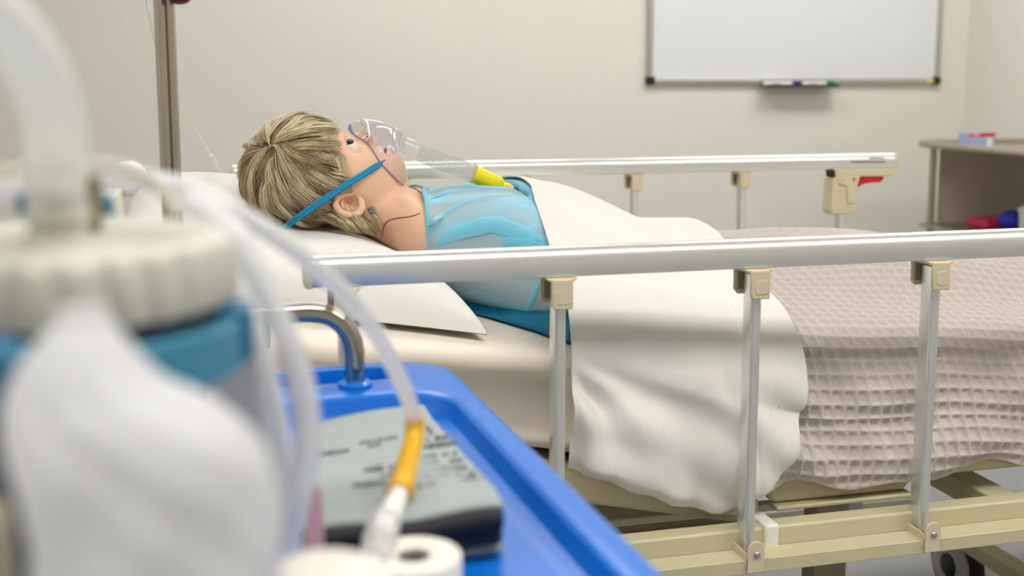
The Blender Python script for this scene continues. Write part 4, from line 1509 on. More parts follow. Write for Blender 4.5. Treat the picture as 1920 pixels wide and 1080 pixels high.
MB().tube([E0 + hd * 0.026, E0 + hd * 0.05 + np.array([0, 0, -0.004]), E0 + hd * 0.10 + np.array([0, 0.03, -0.02])], 0.003, 10).build('supply_tube', M['bluead'], t_mask, 'full')
# strap: flat blue elastic band lying over hair, behind the ear
spx = [(722, 300, -0.048), (714, 306, -0.050), (700, 315, -0.062), (680, 328, -0.073), (655, 343, -0.088), (625, 363, -0.101), (595, 383, -0.106), (570, 400, -0.105), (549, 415, -0.098), (535, 426, -0.085)]
cp = np.array([P(x, y, Y=YM + d) for x, y, d in spx])
cp = smooth(cp, 6)
Tn = np.gradient(cp, axis=0)
Tn /= np.linalg.norm(Tn, axis=1)[:, None]
out_n = cp - np.array([0.13, YM, 0.90])
out_n[:, 0] *= 0.2
out_n /= np.linalg.norm(out_n, axis=1)[:, None]
sd = np.cross(Tn, out_n)
sd /= np.linalg.norm(sd, axis=1)[:, None]
wd = np.interp(np.linspace(0, 1, len(cp)), [0, 0.06, 0.10, 0.16, 1], [0.0008, 0.0012, 0.0022, 0.0045, 0.0050])[:, None]
rings = []
for i in range(len(cp)):
    rings.append([tuple(cp[i] + sd[i] * wd[i] * c + out_n[i] * 0.0009 * s) for c, s in ((1, 0), (0.7, 1), (0.12, 1.0), (0, 0.5), (-0.12, 1.0), (-0.7, 1), (-1, 0), (-0.7, -1), (0.7, -1))])
MB().loft(rings).build('strap', M['strap'], t_mask, 'full')

# ================================================================== BLANKET AND TOP SHEET
_zm = soft(np.array([(0.30, 0.862), (0.36, 0.862), (0.44, 0.868), (0.50, 0.857), (0.56, 0.835), (0.62, 0.805), (0.665, 0.791), (0.75, 0.789), (0.9, 0.797), (1.05, 0.790), (1.16, 0.770), (1.3, 0.760), (1.6, 0.758), (2.0, 0.752)]), 0.012)
ZM_ = lambda X: np.interp(X, _zm[:, 0], _zm[:, 1])


def cover_path(X, off, hem, far_hem=0.60, n=150):
    """(Y, Z) polyline from the far hem over the body to the near hem"""
    zt = float(mat_top(X)) + 0.008 + off
    zm = float(ZM_(X)) + off
    hw_ = np.interp(X, [0.4, 0.5, 0.6, 0.8, 1.2], [0.56, 0.54, 0.50, 0.45, 0.40])
    yn, yf = 1.306, 2.054
    Y = np.linspace(yf, yn, n)
    edge = 0.024
    s = np.clip(np.abs(Y - YM) / hw_, 0, 1)
    bell = np.cos(s * PI / 2) ** 1.5
    Z = zt + edge * (1 - s ** 4) + (zm - zt - edge) * bell
    # round shoulder at the mattress edge then hang down
    r = 0.075
    zn = Z[-1]
    a0 = math.atan2(Z[-2] - Z[-1], Y[-2] - Y[-1])
    a = np.linspace(a0, PI / 2, 16)[1:]
    Yn = np.r_[Y, yn - off * 0.4 - (r * (np.sin(a) - math.sin(a0)) / (1 - math.sin(a0)))]
    Zn = np.r_[Z, zn - r * (math.cos(a0) - np.cos(a)) - 0.25 * r * (a - a0)]
    zz = np.linspace(Zn[-1], hem, 40)[1:]
    u = (Zn[-1] - zz) / max(Zn[-1] - hem, 1e-3)
    Yh = Yn[-1] - 0.020 * np.sin(u * PI * 0.72) ** 2
    # far side
    a = np.linspace(0, PI / 2, 14)[1:]
    Yf = yf + r * np.sin(a[::-1])
    Zf = Z[0] - r * (1 - np.cos(a[::-1]))
    zz2 = np.linspace(far_hem, Zf[0], 20)[:-1]
    return np.r_[np.full(19, Yf[0]), Yf, Yn, Yh], np.r_[zz2, Zf, Zn, zz]


def resample(Y, Z, vs):
    L = np.cumsum(np.r_[0, np.hypot(np.diff(Y), np.diff(Z))])
    return np.interp(vs * L[-1], L, Y), np.interp(vs * L[-1], L, Z), L[-1]


def cover(nu, nv, Xl, Xr, off, hemf, seed, wr, waffle=0.0):
    """Xl/Xr are functions of (Y, Z) giving the cloth's left and right borders"""
    vs = np.linspace(0, 1, nv)
    xs_ = np.linspace(0.30, 1.95, 160)
    tabY = np.zeros((160, nv))
    tabZ = np.zeros((160, nv))
    Lt = np.zeros(160)
    for i, x in enumerate(xs_):
        tabY[i], tabZ[i], Lt[i] = resample(*cover_path(x, off, float(hemf(x))), vs)
    A = np.zeros((nu, nv, 3))
    us = np.linspace(0, 1, nu)
    for j in range(nv):
        yr, zr = tabY[:, j].mean(), tabZ[:, j].mean()
        xl, xr = Xl(vs[j]), Xr(vs[j])
        X = xl + (xr - xl) * us
        A[:, j, 0] = X
        A[:, j, 1] = np.interp(X, xs_, tabY[:, j])
        A[:, j, 2] = np.interp(X, xs_, tabZ[:, j])
    # normals
    du = np.gradient(A, axis=0)
    dv = np.gradient(A, axis=1)
    N = np.cross(dv, du)
    N /= np.linalg.norm(N, axis=-1, keepdims=True) + 1e-12
    if N[nu // 2, nv // 2, 2] < 0:
        N = -N
    arc = vs[None, :] * np.interp(A[..., 0], xs_, Lt)
    d = wr(A, arc, vs)
    if waffle:
        cs = 0.0172
        cx = A[..., 0] / cs + 0.25 * wn(A[..., 0] * 6, arc * 6, 1.0, 31)
        cyy = arc / cs + 0.25 * wn(A[..., 0] * 6, arc * 6, 1.0, 32)
        f = np.abs(np.sin(cx * PI)) * np.abs(np.sin(cyy * PI))
        d = d - waffle * np.clip(f * 1.5, 0, 1) * sstep(1.0, 0.992, vs)[None, :]
    return A + N * d[..., None]


def v_at(X, off, hem, Yq=None, Zq=None):
    """parameter v of the cover path nearest to a (Y, Z)"""
    Y, Z, L = resample(*cover_path(X, off, hem), np.linspace(0, 1, 400))
    return np.linspace(0, 1, 400)[np.argmin((Y - Yq) ** 2 + (Z - Zq) ** 2)]


def shared(A):
    """undulation common to blanket and sheet, so that the two layers stay apart"""
    X, Y, Z = A[..., 0], A[..., 1], A[..., 2]
    side = sstep(0.71, 0.66, Z) * (Y < 1.5)
    legs = 0.012 * np.exp(-((Y - 1.50) / 0.07) ** 2) * sstep(0.7, 0.95, X) - 0.010 * np.exp(-((Y - 1.38) / 0.05) ** 2) * sstep(0.75, 1.0, X)
    big = np.maximum(0.009 * wn(X * 6, (Y - Z) * 6, 1.0, 41), -0.006) + 0.003 * wn(X * 16, (Y - Z) * 14, 1.0, 42)
    roll = 0.010 * np.exp(-((Y - Z - 0.56) / 0.05) ** 2) * (0.5 + 0.6 * wn(X * 7, 0 * X, 1.0, 47)) * (Y < 1.5)
    fold = 0.0042 * np.sin(X * 62 + Z * 70 + 1.5 * wn(X * 6, Z * 10, 1.0, 44)) * side * sstep(0.80, 0.70, X)
    fold = fold + 0.005 * np.sin(Z * 60 - X * 24 + 1.2 * wn(X * 5, Z * 8, 1.0, 45)) * side * sstep(0.70, 0.85, X)
    return (big * (1 - 0.4 * side) + legs + roll + fold * 0.9) * (0.35 + 0.65 * sstep(0.42, 0.55, X))


# blanket
def hem_b(x):
    return 0.553 + 0.006 * math.sin(x * 21) + 0.005 * math.sin(x * 47 + 1)


def wr_b(A, arc, vs):
    X, Y, Z = A[..., 0], A[..., 1], A[..., 2]
    return shared(A) + 0.003


A = cover(760, 760, lambda v: 0.64, lambda v: 1.80, 0.004, hem_b, 1, wr_b, waffle=0.0055)
o = grid_obj('waffle_blanket', A, M['waffle'])
tag(o, 'taupe waffle weave blanket spread over the legs', 'blanket')
# blanket corner showing below the sheet hem
q4 = [P(1262, 905, Y=1.214), P(1300, 938, Y=1.211), P(1348, 965, Y=1.209), P(1392, 956, Y=1.209), P(1400, 915, Y=1.214)]
cc_ = np.mean(q4, 0)
rows = []
for k in np.linspace(0, 1, 14):
    rows.append([tuple(p * k + cc_ * (1 - k) + np.array([0, 0.0015 * math.sin(i * 2.1 + k * 9), 0])) for i, p in enumerate(smooth(np.array(q4), 6, True))])
rows = np.array(rows)
rows = np.concatenate([rows, rows[:, :1]], 1)
bc = grid_obj('blanket_corner', rows, M['waffle'], None)
BLK = o
bc.parent = BLK


# top sheet: borders as functions of v, from picture measurements
def border(pts, off, hemv):
    vs_, xs_ = [], []
    for (X, Y, Z) in pts:
        vs_.append(v_at(X, off, hemv(X), Y, Z))
        xs_.append(X)
    idx = np.argsort(vs_)
    vs_, xs_ = np.array(vs_)[idx], np.array(xs_)[idx]
    g = np.linspace(0, 1, 600)
    q = soft(np.stack([g, np.interp(g, vs_, xs_)], 1), 0.022)
    return lambda v: float(np.interp(v, q[:, 0], q[:, 1]))


def hem_s(x):
    return float(np.interp(x, [0.36, 0.39, 0.45, 0.51, 0.567, 0.60, 0.63, 0.66], [0.612, 0.606, 0.578, 0.553, 0.536, 0.542, 0.562, 0.60])) + 0.002 * math.sin(x * 120)


OFS = 0.018
L_b = border([(0.44, 2.10, 0.62), (0.443, 1.9, 0.84), (0.440, 1.75, 0.90), (0.444, 1.66, 0.90), (0.440, 1.60, 0.87), (0.418, 1.5, 0.823), (0.402, 1.40, 0.79), (0.388, 1.30, 0.745), (0.383, 1.25, 0.72), (0.383, 1.24, 0.69), (0.380, 1.235, 0.65), (0.378, 1.23, 0.61)], OFS, hem_s)
R_b = border([(0.75, 2.10, 0.62), (0.752, 1.9, 0.79), (0.751, 1.75, 0.82), (0.735, 1.60, 0.82), (0.700, 1.45, 0.79), (0.686, 1.38, 0.76), (0.684, 1.30, 0.73), (0.686, 1.25, 0.70), (0.682, 1.24, 0.66), (0.672, 1.23, 0.63), (0.655, 1.22, 0.60)], OFS, hem_s)


def wr_s(A, arc, vs):
    X, Y, Z = A[..., 0], A[..., 1], A[..., 2]
    side = sstep(0.74, 0.67, Z) * (Y < 1.5)
    lft = sstep(0.52, 0.40, X)
    # radiating folds gathered at the near left corner (0.40, 0.69)
    ang4 = np.arctan2(Z - 0.75, X - 0.37)
    rad = np.hypot(Z - 0.75, X - 0.37)
    fold = 0.0085 * np.sin(ang4 * 12 + 1.2 * wn(X * 8, Z * 8, 1.0, 51)) * np.exp(-((rad - 0.12) / 0.09) ** 2)
    d = shared(A) + 0.0030 * wn(X * 11, arc * 11, 1.0, 52) + 0.0024 * wn(X * 22 + arc * 12, arc * 10, 1.0, 53) + 0.0007 * wn(X * 60, arc * 40, 1.0, 54) * lft + 0.004
    d = d + side * fold + 0.007 * side * np.sin(X * 38 + Z * 16) * sstep(0.69, 0.62, Z)
    gather = 0.004 * np.sin(Z * 120 + X * 40) * lft * side
    # folded-down top hem band: slightly thicker strip
    top = 0.006 * sstep(0.05, 0.0, X - 0.44) * sstep(0.80, 0.87, Z)
    crease = -0.0015 * np.exp(-((X - 0.60 + 0.05 * (Y - 1.4)) / 0.004) ** 2)
    return (d + gather + crease) * sstep(1.0, 0.985, vs)[None, :] * 1.0 + top + 0.006


A = cover(330, 520, L_b, R_b, OFS, hem_s, 2, wr_s)
o = grid_obj('top_sheet', A, M['sheet'], solid=0.0022)
tag(o, 'white cotton top sheet folded down over the mannequin chest and blanket', 'sheet')
TS = o
# gown bunched up under the sheet's turned edge
rows = []
for Yv in np.linspace(1.42, 1.98, 110):
    vq = v_at(0.445, OFS, 0.6, Yv, 0.9)
    Ys, Zs, _ = resample(*cover_path(0.445, OFS + 0.019, 0.6), np.array([vq]))
    xe = L_b(vq)
    zt0 = float(Zs[0])
    w_ = math.sin(Yv * 85) * 0.0022 + math.sin(Yv * 41) * 0.003
    rows.append([(xe + 0.010, Yv, zt0 - 0.008), (xe + 0.004, Yv, zt0 - 0.006), (xe - 0.005 + w_, Yv, zt0 - 0.0055), (xe - 0.009 + w_, Yv, zt0 - 0.013), (xe - 0.003 + w_ * 1.5, Yv, zt0 - 0.022), (xe - 0.006 - w_, Yv, zt0 - 0.034), (xe + 0.002, Yv, zt0 - 0.05), (xe + 0.006, Yv, zt0 - 0.075), (xe + 0.012, Yv, zt0 - 0.10)])
gbn = grid_obj('gown_bunch', np.array(rows), M['gownc'], gown)
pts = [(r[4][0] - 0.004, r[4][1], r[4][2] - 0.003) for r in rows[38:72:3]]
MB().tube(pts, [0.001, 0.003, 0.0035, 0.003, 0.001], 12, 3, squash=(1, 0.6)).build('gown_fold', M['gownd'], gown, 'full')  # dark teal tube, shadow of the bunched fold put into its colour

# ================================================================== BLUE TOPPED TROLLEY in the foreground
TO = np.array([0.232, 0.556])
TA = math.radians(2.9)


def tl(x, y, z):
    """trolley frame (x from its right edge, y along that edge) to the room"""
    return (TO[0] + x * math.cos(TA) - y * math.sin(TA), TO[1] + x * math.sin(TA) + y * math.cos(TA), z)


t_tr = thing('clinical_trolley', 'clinical trolley with moulded bright blue top and bent steel handle', 'trolley', (0.0, 0.65, 0))


def tring(l, r, n_, f, rad, z, n=10):
    """rounded rectangle inset by l, r, near, far from the tray outline"""
    return [tl(a, b, z) for a, b, _ in rrect(-0.46 + l, -r, -0.22 + n_, 0.52 - f, rad, 0, n)]


def e4(d, rad, z):
    return tring(d, d, d, d, rad, z)


m = MB()
rings = [e4(0.012, 0.05, 0.742), e4(0.001, 0.06, 0.744), e4(0.0, 0.06, 0.748), e4(0.0, 0.06, 0.773), e4(0.0015, 0.058, 0.7775), e4(0.005, 0.055, 0.7798), e4(0.010, 0.052, 0.780),
         tring(0.020, 0.020, 0.020, 0.110, 0.044, 0.780), tring(0.023, 0.023, 0.023, 0.113, 0.044, 0.7793), tring(0.026, 0.026, 0.026, 0.116, 0.044, 0.777),
         tring(0.0285, 0.0285, 0.0285, 0.1185, 0.042, 0.766), tring(0.0305, 0.0305, 0.0305, 0.1205, 0.040, 0.7635), tring(0.035, 0.035, 0.035, 0.125, 0.037, 0.7625)]
m.loft(rings, True, True, True)
tray = m.build('tray_top', M['blue'], t_tr)
# hand slot through the far rim
cut = MB()
cut.loft([[tl(a, b, z) for a, b, _ in rrect(-0.40, -0.052, 0.452, 0.500, 0.023, 0)] for z in (0.757, 0.80)])
oc = cut.build('slot_cutter', M['blue'], t_tr)
bm_ = tray.modifiers.new('slot', 'BOOLEAN')
bm_.operation = 'DIFFERENCE'
bm_.object = oc
bm_.solver = 'EXACT'
dg = bpy.context.evaluated_depsgraph_get()
me2 = bpy.data.meshes.new_from_object(tray.evaluated_get(dg))
tray.modifiers.clear()
tray.data = me2
bpy.data.objects.remove(oc, do_unlink=True)
bv = tray.modifiers.new('bevel', 'BEVEL')
bv.width = 0.002
bv.segments = 3
bv.limit_method = 'ANGLE'
bv.angle_limit = math.radians(50)
# handle
hx1, hx2, hy = -0.099, -0.353, 0.437
zt_ = 0.852
pts = [(hx1, hy, 0.778), (hx1, hy, 0.80), (hx1, hy, zt_ - 0.042)]
for k in range(1, 7):
    a = PI / 2 * k / 6
    pts.append((hx1 - 0.040 * (1 - math.cos(a)), hy, zt_ - 0.042 + 0.040 * math.sin(a)))
mir = [(hx1 + hx2 - p[0], p[1], p[2]) for p in pts[::-1]]
MB().tube([tl(*p) for p in pts + mir], 0.0088, 24, 1).build('handle', M['chrome'], t_tr, 'full')
for hx in (hx1, hx2):
    c = tl(hx, hy, 0.778)
    MB().lathe(c, (0, 0, 1), [(0.0145, 0.001), (0.0155, 0.003), (0.0150, 0.0055), (0.0115, 0.007), (0.0092, 0.0075)], 32).build('handle_collar', M['blue'], t_tr)
for (a, b) in ((-0.03, 0.42), (-0.43, 0.42), (-0.03, -0.18), (-0.43, -0.18)):
    p = tl(a, b, 0.06)
    l = MB().tube([p, (p[0], p[1], 0.746)], 0.0125, 16, 1).build('post', M['steel'], t_tr)
    MB().lathe((p[0] - 0.012, p[1], 0.04), (1, 0, 0), [(0.02, 0), (0.039, 0.003), (0.039, 0.021), (0.02, 0.024)]).build('caster', M['rubber'], l)
m = MB()
m.loft([[tl(a, b, z) for a, b, _ in rrect(-0.445, -0.015, -0.2, 0.44, 0.04, 0)] for z in (0.25, 0.275)])
m.build('lower_shelf', M['blue'], t_tr, True, bevel=0.004)

# ------------------------------------------------------------------ folded cuff with printed instructions
FL = 0.7630


def cuff_z(y):
    return float(np.interp(y, [0.62, 0.66, 0.70, 0.80, 0.89], [0.792, 0.796, 0.793, 0.783, 0.774]))


def on_cuff(x, y):
    z = 0.785
    for _ in range(8):
        q = P(x, y, Z=z)
        z = cuff_z(q[1])
    return q


cor = {k: on_cuff(*v) for k, v in dict(tl=(560, 806), t=(745, 758), tr=(800, 762), br=(944, 952), b=(760, 985), bl=(560, 1000)).items()}
t_c = thing('pressure_cuff', 'folded grey fabric cuff with black edging and small print on blue tray', 'cuff', (0.1, 0.76, FL))
nu, nv = 40, 50
rows = []
for i in range(nu):
    u = i / (nu - 1)
    # left edge bl->tl, right edge br->tr/t
    Lp = cor['bl'] * (1 - u) + cor['tl'] * u
    Rp = cor['br'] * (1 - u) + (cor['tr'] * 0.9 + cor['t'] * 0.1) * u
    row = []
    for j in range(nv):
        v = j / (nv - 1)
        p = Lp * (1 - v) + Rp * v
        if u > 0.9:
            p = p + (u - 0.9) * 10 * np.array([0, 0.012, 0]) * math.sin(v * PI) 
        z = cuff_z(p[1]) + 0.0015 * math.sin(v * 9 + u * 5) * (1 - u)
        row.append((p[0], p[1], z))
    rows.append(row)
top = np.array(rows)
MBc = MB()
n_ = nu
outl = [tuple(top[i, 0]) for i in range(nu)] + [tuple(top[-1, j]) for j in range(1, nv)] + [tuple(top[i, -1]) for i in range(nu - 2, -1, -1)] + [tuple(top[0, j]) for j in range(nv - 2, 0, -1)]
o_top = grid_obj('cuff_fabric', top, M['cuff'], t_c)
sm_ = o_top.modifiers.new('solid', 'SOLIDIFY')
sm_.thickness = 0.003
sm_.offset = 0
lo = top.copy()
lo[..., 2] = FL + 0.003
mid_ = top.copy()
mid_[..., 2] = top[..., 2] * 0.45 + (FL + 0.003) * 0.55
grid_obj('lower_fold', lo, M['cuff'], t_c).modifiers.new('solid', 'SOLIDIFY').thickness = 0.003
front_e = top[0]
pts = [tuple(p + np.array([0, -0.002, -0.0065])) for p in front_e[::4]]
MB().tube(pts, 0.0072, 12, 2, squash=(1.0, 1.0)).build('black_binding', M['cuffb'], t_c, 'full')
pts = [tuple(p + np.array([0, 0.001, -0.0175])) for p in front_e[::4]]
MB().tube(pts, 0.0062, 12, 2).build('black_binding', M['cuffb'], t_c, 'full')
random.seed(9)
m = MB()


def scribble(xa, ya, xb, yb, h, dens=1.0, w=(3, 7)):
    L = math.hypot(xb - xa, yb - ya)
    s = 0
    while s < L:
        ww = random.uniform(*w)
        if random.random() < dens:
            f0, f1 = s / L, min((s + ww) / L, 1)
            hh = h * random.uniform(0.5, 1.0)
            q = [on_cuff(xa + (xb - xa) * f0, ya + (yb - ya) * f0 - hh / 2), on_cuff(xa + (xb - xa) * f1, ya + (yb - ya) * f1 - hh / 2),
                 on_cuff(xa + (xb - xa) * f1, ya + (yb - ya) * f1 + hh / 2), on_cuff(xa + (xb - xa) * f0, ya + (yb - ya) * f0 + hh / 2)]
            m.loft([[tuple(p + np.array([0, 0, 0.0010])) for p in q], [tuple(p + np.array([0, 0, 0.0026])) for p in q]])
        s += ww + random.uniform(1.5, 3)


scribble(598, 856, 655, 848, 5)
scribble(675, 836, 745, 824, 6)
scribble(690, 842, 715, 838, 9)
scribble(795, 842, 858, 832, 9)
scribble(800, 805, 822, 826, 10, 0.7)
scribble(684, 885, 742, 880, 9, 0.9)
scribble(716, 896, 740, 892, 7, 0.8)
for i in range(4):
    scribble(792, 862 + i * 12, 858 + i * 12, 853 + i * 13, 5, 0.85)
scribble(664, 915, 722, 908, 4, 0.9)
scribble(782, 918, 905, 900, 7, 0.85)
scribble(800, 828, 850, 822, 5, 0.6)
o = m.build('printed_text', M['ink'], t_c, False)

# ------------------------------------------------------------------ rolls and packet on the tray
q = P(775, 1033, Z=0.792)
t = thing('tape_roll', 'small roll of white paper tape on the blue tray', 'tape', (q[0], q[1], FL))
MB().lathe((q[0], q[1], FL), (0, 0, 1), [(0.0115, 0.0), (0.026, 0.0), (0.0268, 0.001), (0.0268, 0.0255), (0.026, 0.0268), (0.0125, 0.0268), (0.0115, 0.026), (0.0115, 0.0)], 48, cap=False).build('tape', M['paper'], t)
MB().lathe((q[0], q[1], FL), (0, 0, 1), [(0.0095, 0.0005), (0.0114, 0.0005), (0.0114, 0.0266), (0.0095, 0.0266), (0.0095, 0.0005)], 40, cap=False).build('core', M['paper'], t)
MB().lathe((q[0], q[1], FL + 0.0002), (0, 0, 1), [(0.0094, 0.0), (0.0094, 0.024)], 30).build('core_hole_shade', M['black'], t)  # black plug painting the shade inside the hole
q = P(608, 1062, Z=0.858)
t = thing('gauze_roll', 'thick white gauze roll standing on the blue tray', 'gauze', (q[0], q[1], FL))
MB().lathe((q[0], q[1], FL), (0, 0, 1), [(0.0265, 0.0), (0.029, 0.002), (0.029, 0.082), (0.0265, 0.090), (0.019, 0.0945), (0.009, 0.096), (0.0005, 0.0955)], 44).build('roll', M['paper'], t, 'full')
MB().lathe((q[0], q[1], FL), (0, 0, 1), [(0.0294, 0.03), (0.0298, 0.031), (0.0298, 0.045), (0.0294, 0.046)], 44, cap=False).build('wrapper', M['whitep'], t)
qa, qb, qc = P(563, 975, Y=0.60), P(604, 975, Y=0.60), P(603, 906, Y=0.60)
t = thing('pink_packet', 'pink paper sachet leaning behind the gauze roll', 'packet', ((qa[0] + qb[0]) / 2, 0.60, FL))
m = MB()
m.prism([(qa[0], qa[2] - 0.022), (qb[0] + 0.001, qb[2] - 0.022), (qc[0], qc[2]), (qc[0] - 0.006, qc[2] - 0.006)], 'y', 0.599, 0.602)
m.build('sachet', M['pinkp'], t, True, bevel=0.0008)

# ------------------------------------------------------------------ suction unit
LC = P(112, 440, Y=0.465)
lx, ly, lz = LC
R0 = 0.0655
t_s = thing('suction_jar', 'suction canister with ribbed ivory lid and teal holder ring', 'suction jar', (lx, ly, FL))


def ribbed(r, z, amp, n=180, nr=28):
    out = []
    for k in range(n):
        a = 2 * PI * k / n
        c = math.cos(a * nr)
        rr_ = r + amp * np.sign(c) * abs(c) ** 0.5
        out.append((lx + rr_ * math.cos(a), ly + rr_ * math.sin(a), z))
    return out


m = MB()
m.loft([ribbed(0.056, lz - 0.026, 0), ribbed(R0 - 0.001, lz - 0.0255, 0.0010), ribbed(R0, lz - 0.022, 0.0014), ribbed(R0, lz - 0.006, 0.0014), ribbed(R0 - 0.0015, lz - 0.0025, 0.0008),
        ribbed(R0 - 0.005, lz - 0.0005, 0), ribbed(R0 - 0.010, lz, 0), ribbed(R0 - 0.018, lz - 0.0015, 0), ribbed(0.020, lz - 0.0015, 0), ribbed(0.002, lz - 0.001, 0)])
m.build('lid', M['lid'], t_s)
m = MB().lathe((lx, ly, lz - 0.034), (0, 0, 1), [(0.052, 0), (0.0600, 0.0005), (0.0605, 0.002), (0.0605, 0.008), (0.055, 0.0085)], 64)
m.build('gasket', M['gasket'], t_s)
rz0, rz1 = lz - 0.0525, lz - 0.0325
m = MB().lathe((lx, ly, 0), (0, 0, 1), [(0.0600, rz0), (0.0690, rz0), (0.0700, rz0 + 0.001), (0.0700, rz1 - 0.001), (0.0690, rz1), (0.0620, rz1), (0.0600, rz0 + 0.004), (0.0600, rz0)], 72, cap=False)
ring = m.build('holder_ring', M['teal'], t_s)
lu = P(456, 605, Y=0.47)
m = MB().box(lu[0] - 0.014, lu[0] + 0.0035, 0.445, 0.466, rz0 + 0.003, rz1 + 0.004)
m.build('ring_lug', M['teald'], t_s, True, bevel=0.002)
lu = P(6, 682, Y=0.395)
m = MB().lathe((lu[0] - 0.012, lu[1], lu[2]), (1, 0.1, 0), [(0.006, 0), (0.0085, 0.002), (0.0085, 0.014), (0.005, 0.0205), (0.0005, 0.021)], 30)
m.build('ring_knob', M['teald'], t_s, 'full')
MB().lathe((lx, ly, 0), (0, 0, 1), [(0.001, FL + 0.0005), (0.050, FL + 0.0005), (0.052, FL + 0.003), (0.0565, lz - 0.036), (0.0550, lz - 0.036), (0.0505, FL + 0.004), (0.001, FL + 0.003)], 64, cap=False).build('canister', M['jar'], t_s)
MB().lathe((lx + 0.052, ly - 0.010, FL + 0.004), (0.02, 0, 1), [(0.0015, 0), (0.0015, lz - 0.036 - FL - 0.01)], 10).build('graduation_strip', M['whitep'], t_s)
# tube port and square vent on the lid
MB().lathe((lx, ly - 0.003, lz - 0.001), (0, 0, 1), [(0.0125, 0), (0.0118, 0.002), (0.0100, 0.004), (0.0095, 0.020), (0.0088, 0.0235)], 36, cap=True).build('tube_port', M['lid'], t_s)
vq = P(168, 400, Y=0.478)
MB().box(vq[0] - 0.0042, vq[0] + 0.0042, 0.478, 0.488, lz - 0.001, lz + 0.0215).build('vent_post', M['creamd'], t_s, True, bevel=0.0012)
# carrying bail
pts = [P(-60, 345, Y=0.455), P(0, 328, Y=0.46), P(80, 314, Y=0.47), P(170, 309, Y=0.475), P(240, 318, Y=0.48), P(290, 342, Y=0.48), P(318, 372, Y=0.478), P(334, 404, Y=0.474)]
MB().tube(pts, 0.0026, 12, 5).build('bail_handle', M['lid'], t_s, 'full')
for px_c in (52, 192):
    q = P(px_c, 379, Y=0.545)
    MB().lathe(q + np.array([0, 0, -0.006]), (0, 0, 1), [(0.004, 0), (0.0048, 0.001), (0.0048, 0.008), (0.003, 0.010)], 20).build('blue_cap', M['teald'], t_s)
# thick suction tube leaving the port upwards
t = thing('suction_hose', 'thick milky silicone hose rising from the port of the suction jar', 'hose', (lx, ly, lz))
pts = [(lx, ly - 0.003, lz + 0.006), (lx, ly - 0.003, lz + 0.02), P(108, 290, Y=0.452), P(98, 220, Y=0.44), P(70, 140, Y=0.42), P(28, 75, Y=0.40), P(-25, 20, Y=0.38), P(-90, -30, Y=0.36)]
MB().tube(pts, [0.0112, 0.0112, 0.0110, 0.0108, 0.0108], 24, 6).build('hose', M['fatube'], t, 'full')
MB().lathe((lx, ly - 0.003, lz + 0.005), (0, 0, 1), [(0.0115, 0), (0.0125, 0.001), (0.0125, 0.004), (0.0115, 0.005)], 30, cap=False).build('hose_collar', M['lid'], t)

# pump housing behind the jar
h1 = P(505, 640, Y=0.60)
t_p = thing('suction_pump', 'pale grey suction pump housing behind the teal ringed jar', 'pump', (h1[0] - 0.10, 0.60, FL))
pz = P(450, 622, Y=0.57)[2]
m = MB()
ys0, ys1 = 0.572, 0.665
xr = h1[0]
m.prism([(xr - 0.19, FL), (xr + 0.012, FL), (xr + 0.009, FL + 0.03), (xr - 0.004, pz - 0.012), (xr - 0.012, pz), (xr - 0.18, pz)], 'y', ys0, ys1)
m.build('housing', M['greyp'], t_p, True, bevel=0.006, seg=4)
m = MB().box(xr - 0.15, xr - 0.05, ys0 - 0.003, ys0, FL + 0.03, FL + 0.10)
m.build('front_panel', M['whitep'], t_p, True, bevel=0.002)
q = P(-2, 965, Y=0.40)
t = thing('grey_accessory_case', 'dark grey case at the left edge on the blue tray', 'case', (q[0] - 0.03, 0.37, FL))
MB().box(q[0] - 0.09, q[0] + 0.008, 0.355, 0.385, FL + 0.0005, q[2] + 0.014).build('case_body', M['frame_dark'], t, True, bevel=0.006, seg=3)
MB().box(q[0] - 0.09, q[0] + 0.003, 0.358, 0.382, q[2] + 0.0145, q[2] + 0.024).build('case_lid', M['blue'], t, True, bevel=0.004)

# ------------------------------------------------------------------ clear tubes
t_y = thing('suction_tube', 'thin clear tube looping over the jar to an amber yellow connector', 'tube', P(745, 925, Z=FL))
A0 = P(778, 790, Y=0.70)
pts = [P(-60, 372, Y=0.60), P(40, 350, Y=0.60), P(170, 334, Y=0.59), P(300, 341, Y=0.565), P(385, 367, Y=0.555), P(450, 402, Y=0.55), P(530, 452, Y=0.555), P(600, 508, Y=0.57), P(660, 566, Y=0.60), P(708, 630, Y=0.635), P(742, 695, Y=0.665), P(766, 750, Y=0.69), A0]
MB().tube(pts, 0.0052, 18, 6).build('tube', M['tube'], t_y, 'full')
B0 = P(769, 850, Y=0.685)
B1 = P(748, 925, Y=0.655)
MB().tube([A0 + np.array([0, 0.001, 0.003]), P(777, 815, Y=0.697), B0, P(758, 893, Y=0.669), B1], [0.0062, 0.0064, 0.0064, 0.0068, 0.0074, 0.0086], 20, 5).build('yellow_connector', M['amber'], t_y, 'full')
C1 = P(722, 985, Y=0.625)
MB().tube([B1 + (B0 - B1) * 0.08, P(738, 950, Y=0.645), C1], [0.0060, 0.0068, 0.0080], 20, 5).build('white_handle', M['whitep'], t_y, 'full')
D1 = P(700, 1052, Y=0.590)
MB().tube([C1 + np.array([0, 0.002, 0.001]), (C1 + D1) / 2, D1], [0.0098, 0.0102, 0.0085], 20, 5).build('clear_cuff', M['tube'], t_y, 'full')
MB().tube([D1, P(690, 1110, Y=0.565), P(684, 1180, Y=0.545)], 0.0065, 16, 5).build('suction_tip', M['tube'], t_y, 'full')

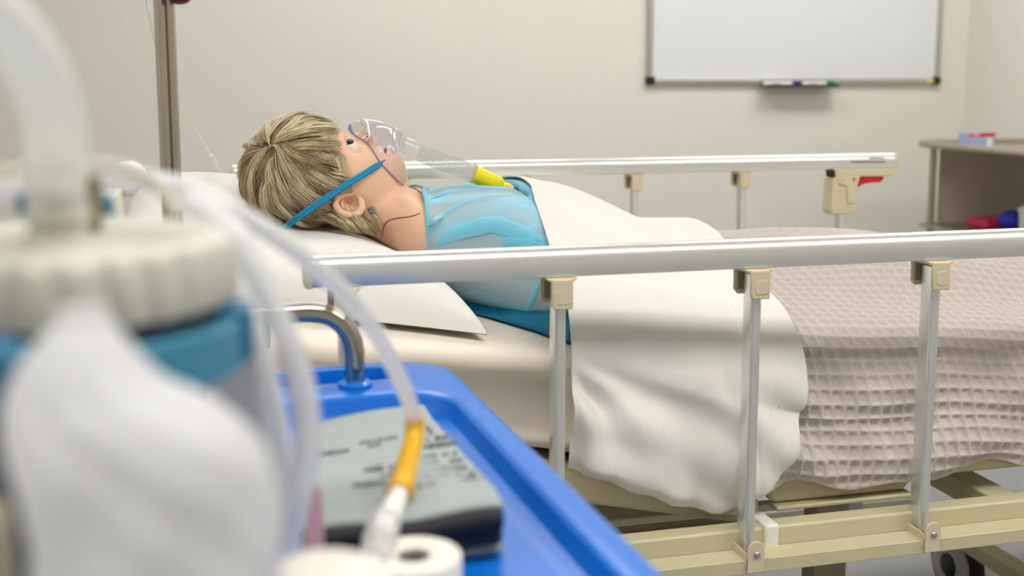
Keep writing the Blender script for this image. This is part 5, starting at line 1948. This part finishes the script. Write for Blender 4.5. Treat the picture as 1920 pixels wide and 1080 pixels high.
t_b = thing('drain_tube', 'wide clear tube hanging in front of the pump beside the jar', 'tube', P(550, 980, Z=FL))
pts = [P(352, 372, Y=0.535), P(405, 405, Y=0.525), P(450, 455, Y=0.515), P(495, 540, Y=0.51), P(535, 630, Y=0.505), P(562, 710, Y=0.505), P(576, 790, Y=0.505), P(572, 870, Y=0.505), P(556, 940, Y=0.505), P(536, 1000, Y=0.51), P(520, 1080, Y=0.51)]
MB().tube(pts, 0.0062, 18, 6).build('tube', M['tube'], t_b, 'full')
t_b = thing('vacuum_tube', 'narrow clear tube running down the edge of the pump housing', 'tube', P(545, 900, Z=FL))
pts = [P(425, 520, Y=0.53), P(458, 570, Y=0.53), P(480, 620, Y=0.53), P(503, 700, Y=0.53), P(522, 780, Y=0.53), P(536, 860, Y=0.53), P(545, 940, Y=0.53), P(550, 1040, Y=0.52)]
MB().tube(pts, 0.0042, 16, 6).build('tube', M['tube'], t_b, 'full')

# ------------------------------------------------------------------ milky plastic bag in the foreground
rowsb = [(590, 128, 182), (600, 112, 200), (625, 82, 224), (660, 52, 250), (700, 26, 284), (740, 12, 330), (775, 8, 395), (800, 8, 430), (835, 10, 470), (880, 20, 500), (930, 36, 514), (1000, 54, 526), (1080, 58, 530), (1180, 62, 526), (1320, 70, 515)]
YB = 0.325
rings = []
rb = []
for (y, a, b) in rowsb:
    A_, B_ = P(a, y, Y=YB), P(b, y, Y=YB)
    rb.append(((A_[0] + B_[0]) / 2, (B_[0] - A_[0]) / 2, A_[2]))
rb.append((rb[-1][0], rb[-1][1] * 0.95, FL + 0.002))
rb = smooth(np.array(rb), 4)
for (cx, hwid, z) in rb:
    r_ = []
    for k in range(64):
        a = 2 * PI * k / 64
        lump = 1 + 0.05 * math.sin(3 * a + z * 90) + 0.04 * math.sin(5 * a - z * 140 + 1) + 0.02 * math.sin(9 * a + z * 260)
        r_.append((cx + hwid * math.cos(a) * (1 + 0.3 * (lump - 1)), YB + min(hwid, 0.045) * 0.85 * math.sin(a) * lump, z))
    rings.append(r_)
t = thing('plastic_bag', 'crumpled milky plastic bag standing in front of the suction jar', 'bag', (rb[-1][0], YB, FL))
MB().loft(rings).build('bag', M['bag'], t, 'full')
MB().tube([(rb[0][0] + 0.006 * math.cos(a), YB + 0.005 * math.sin(a), rb[0][2] + 0.0005) for a in np.arange(12) / 12 * 2 * PI], 0.0012, 8, 3, closed=True).build('bag_neck', M['bag'], t, 'full')
# green and dark bits on the sheet behind the handle
q = P(498, 628, Y=1.225)
t = thing('green_clip', 'small green clip on the mattress edge behind the steel handle', 'clip', q)
MB().box(q[0] - 0.004, q[0] + 0.005, 1.222, 1.240, q[2] - 0.015, q[2] + 0.012).build('jaw', M['green'], t, True, bevel=0.002)
MB().box(q[0] - 0.006, q[0] + 0.004, 1.222, 1.240, q[2] + 0.014, q[2] + 0.028).build('grip', M['gasket'], t, True, bevel=0.002)
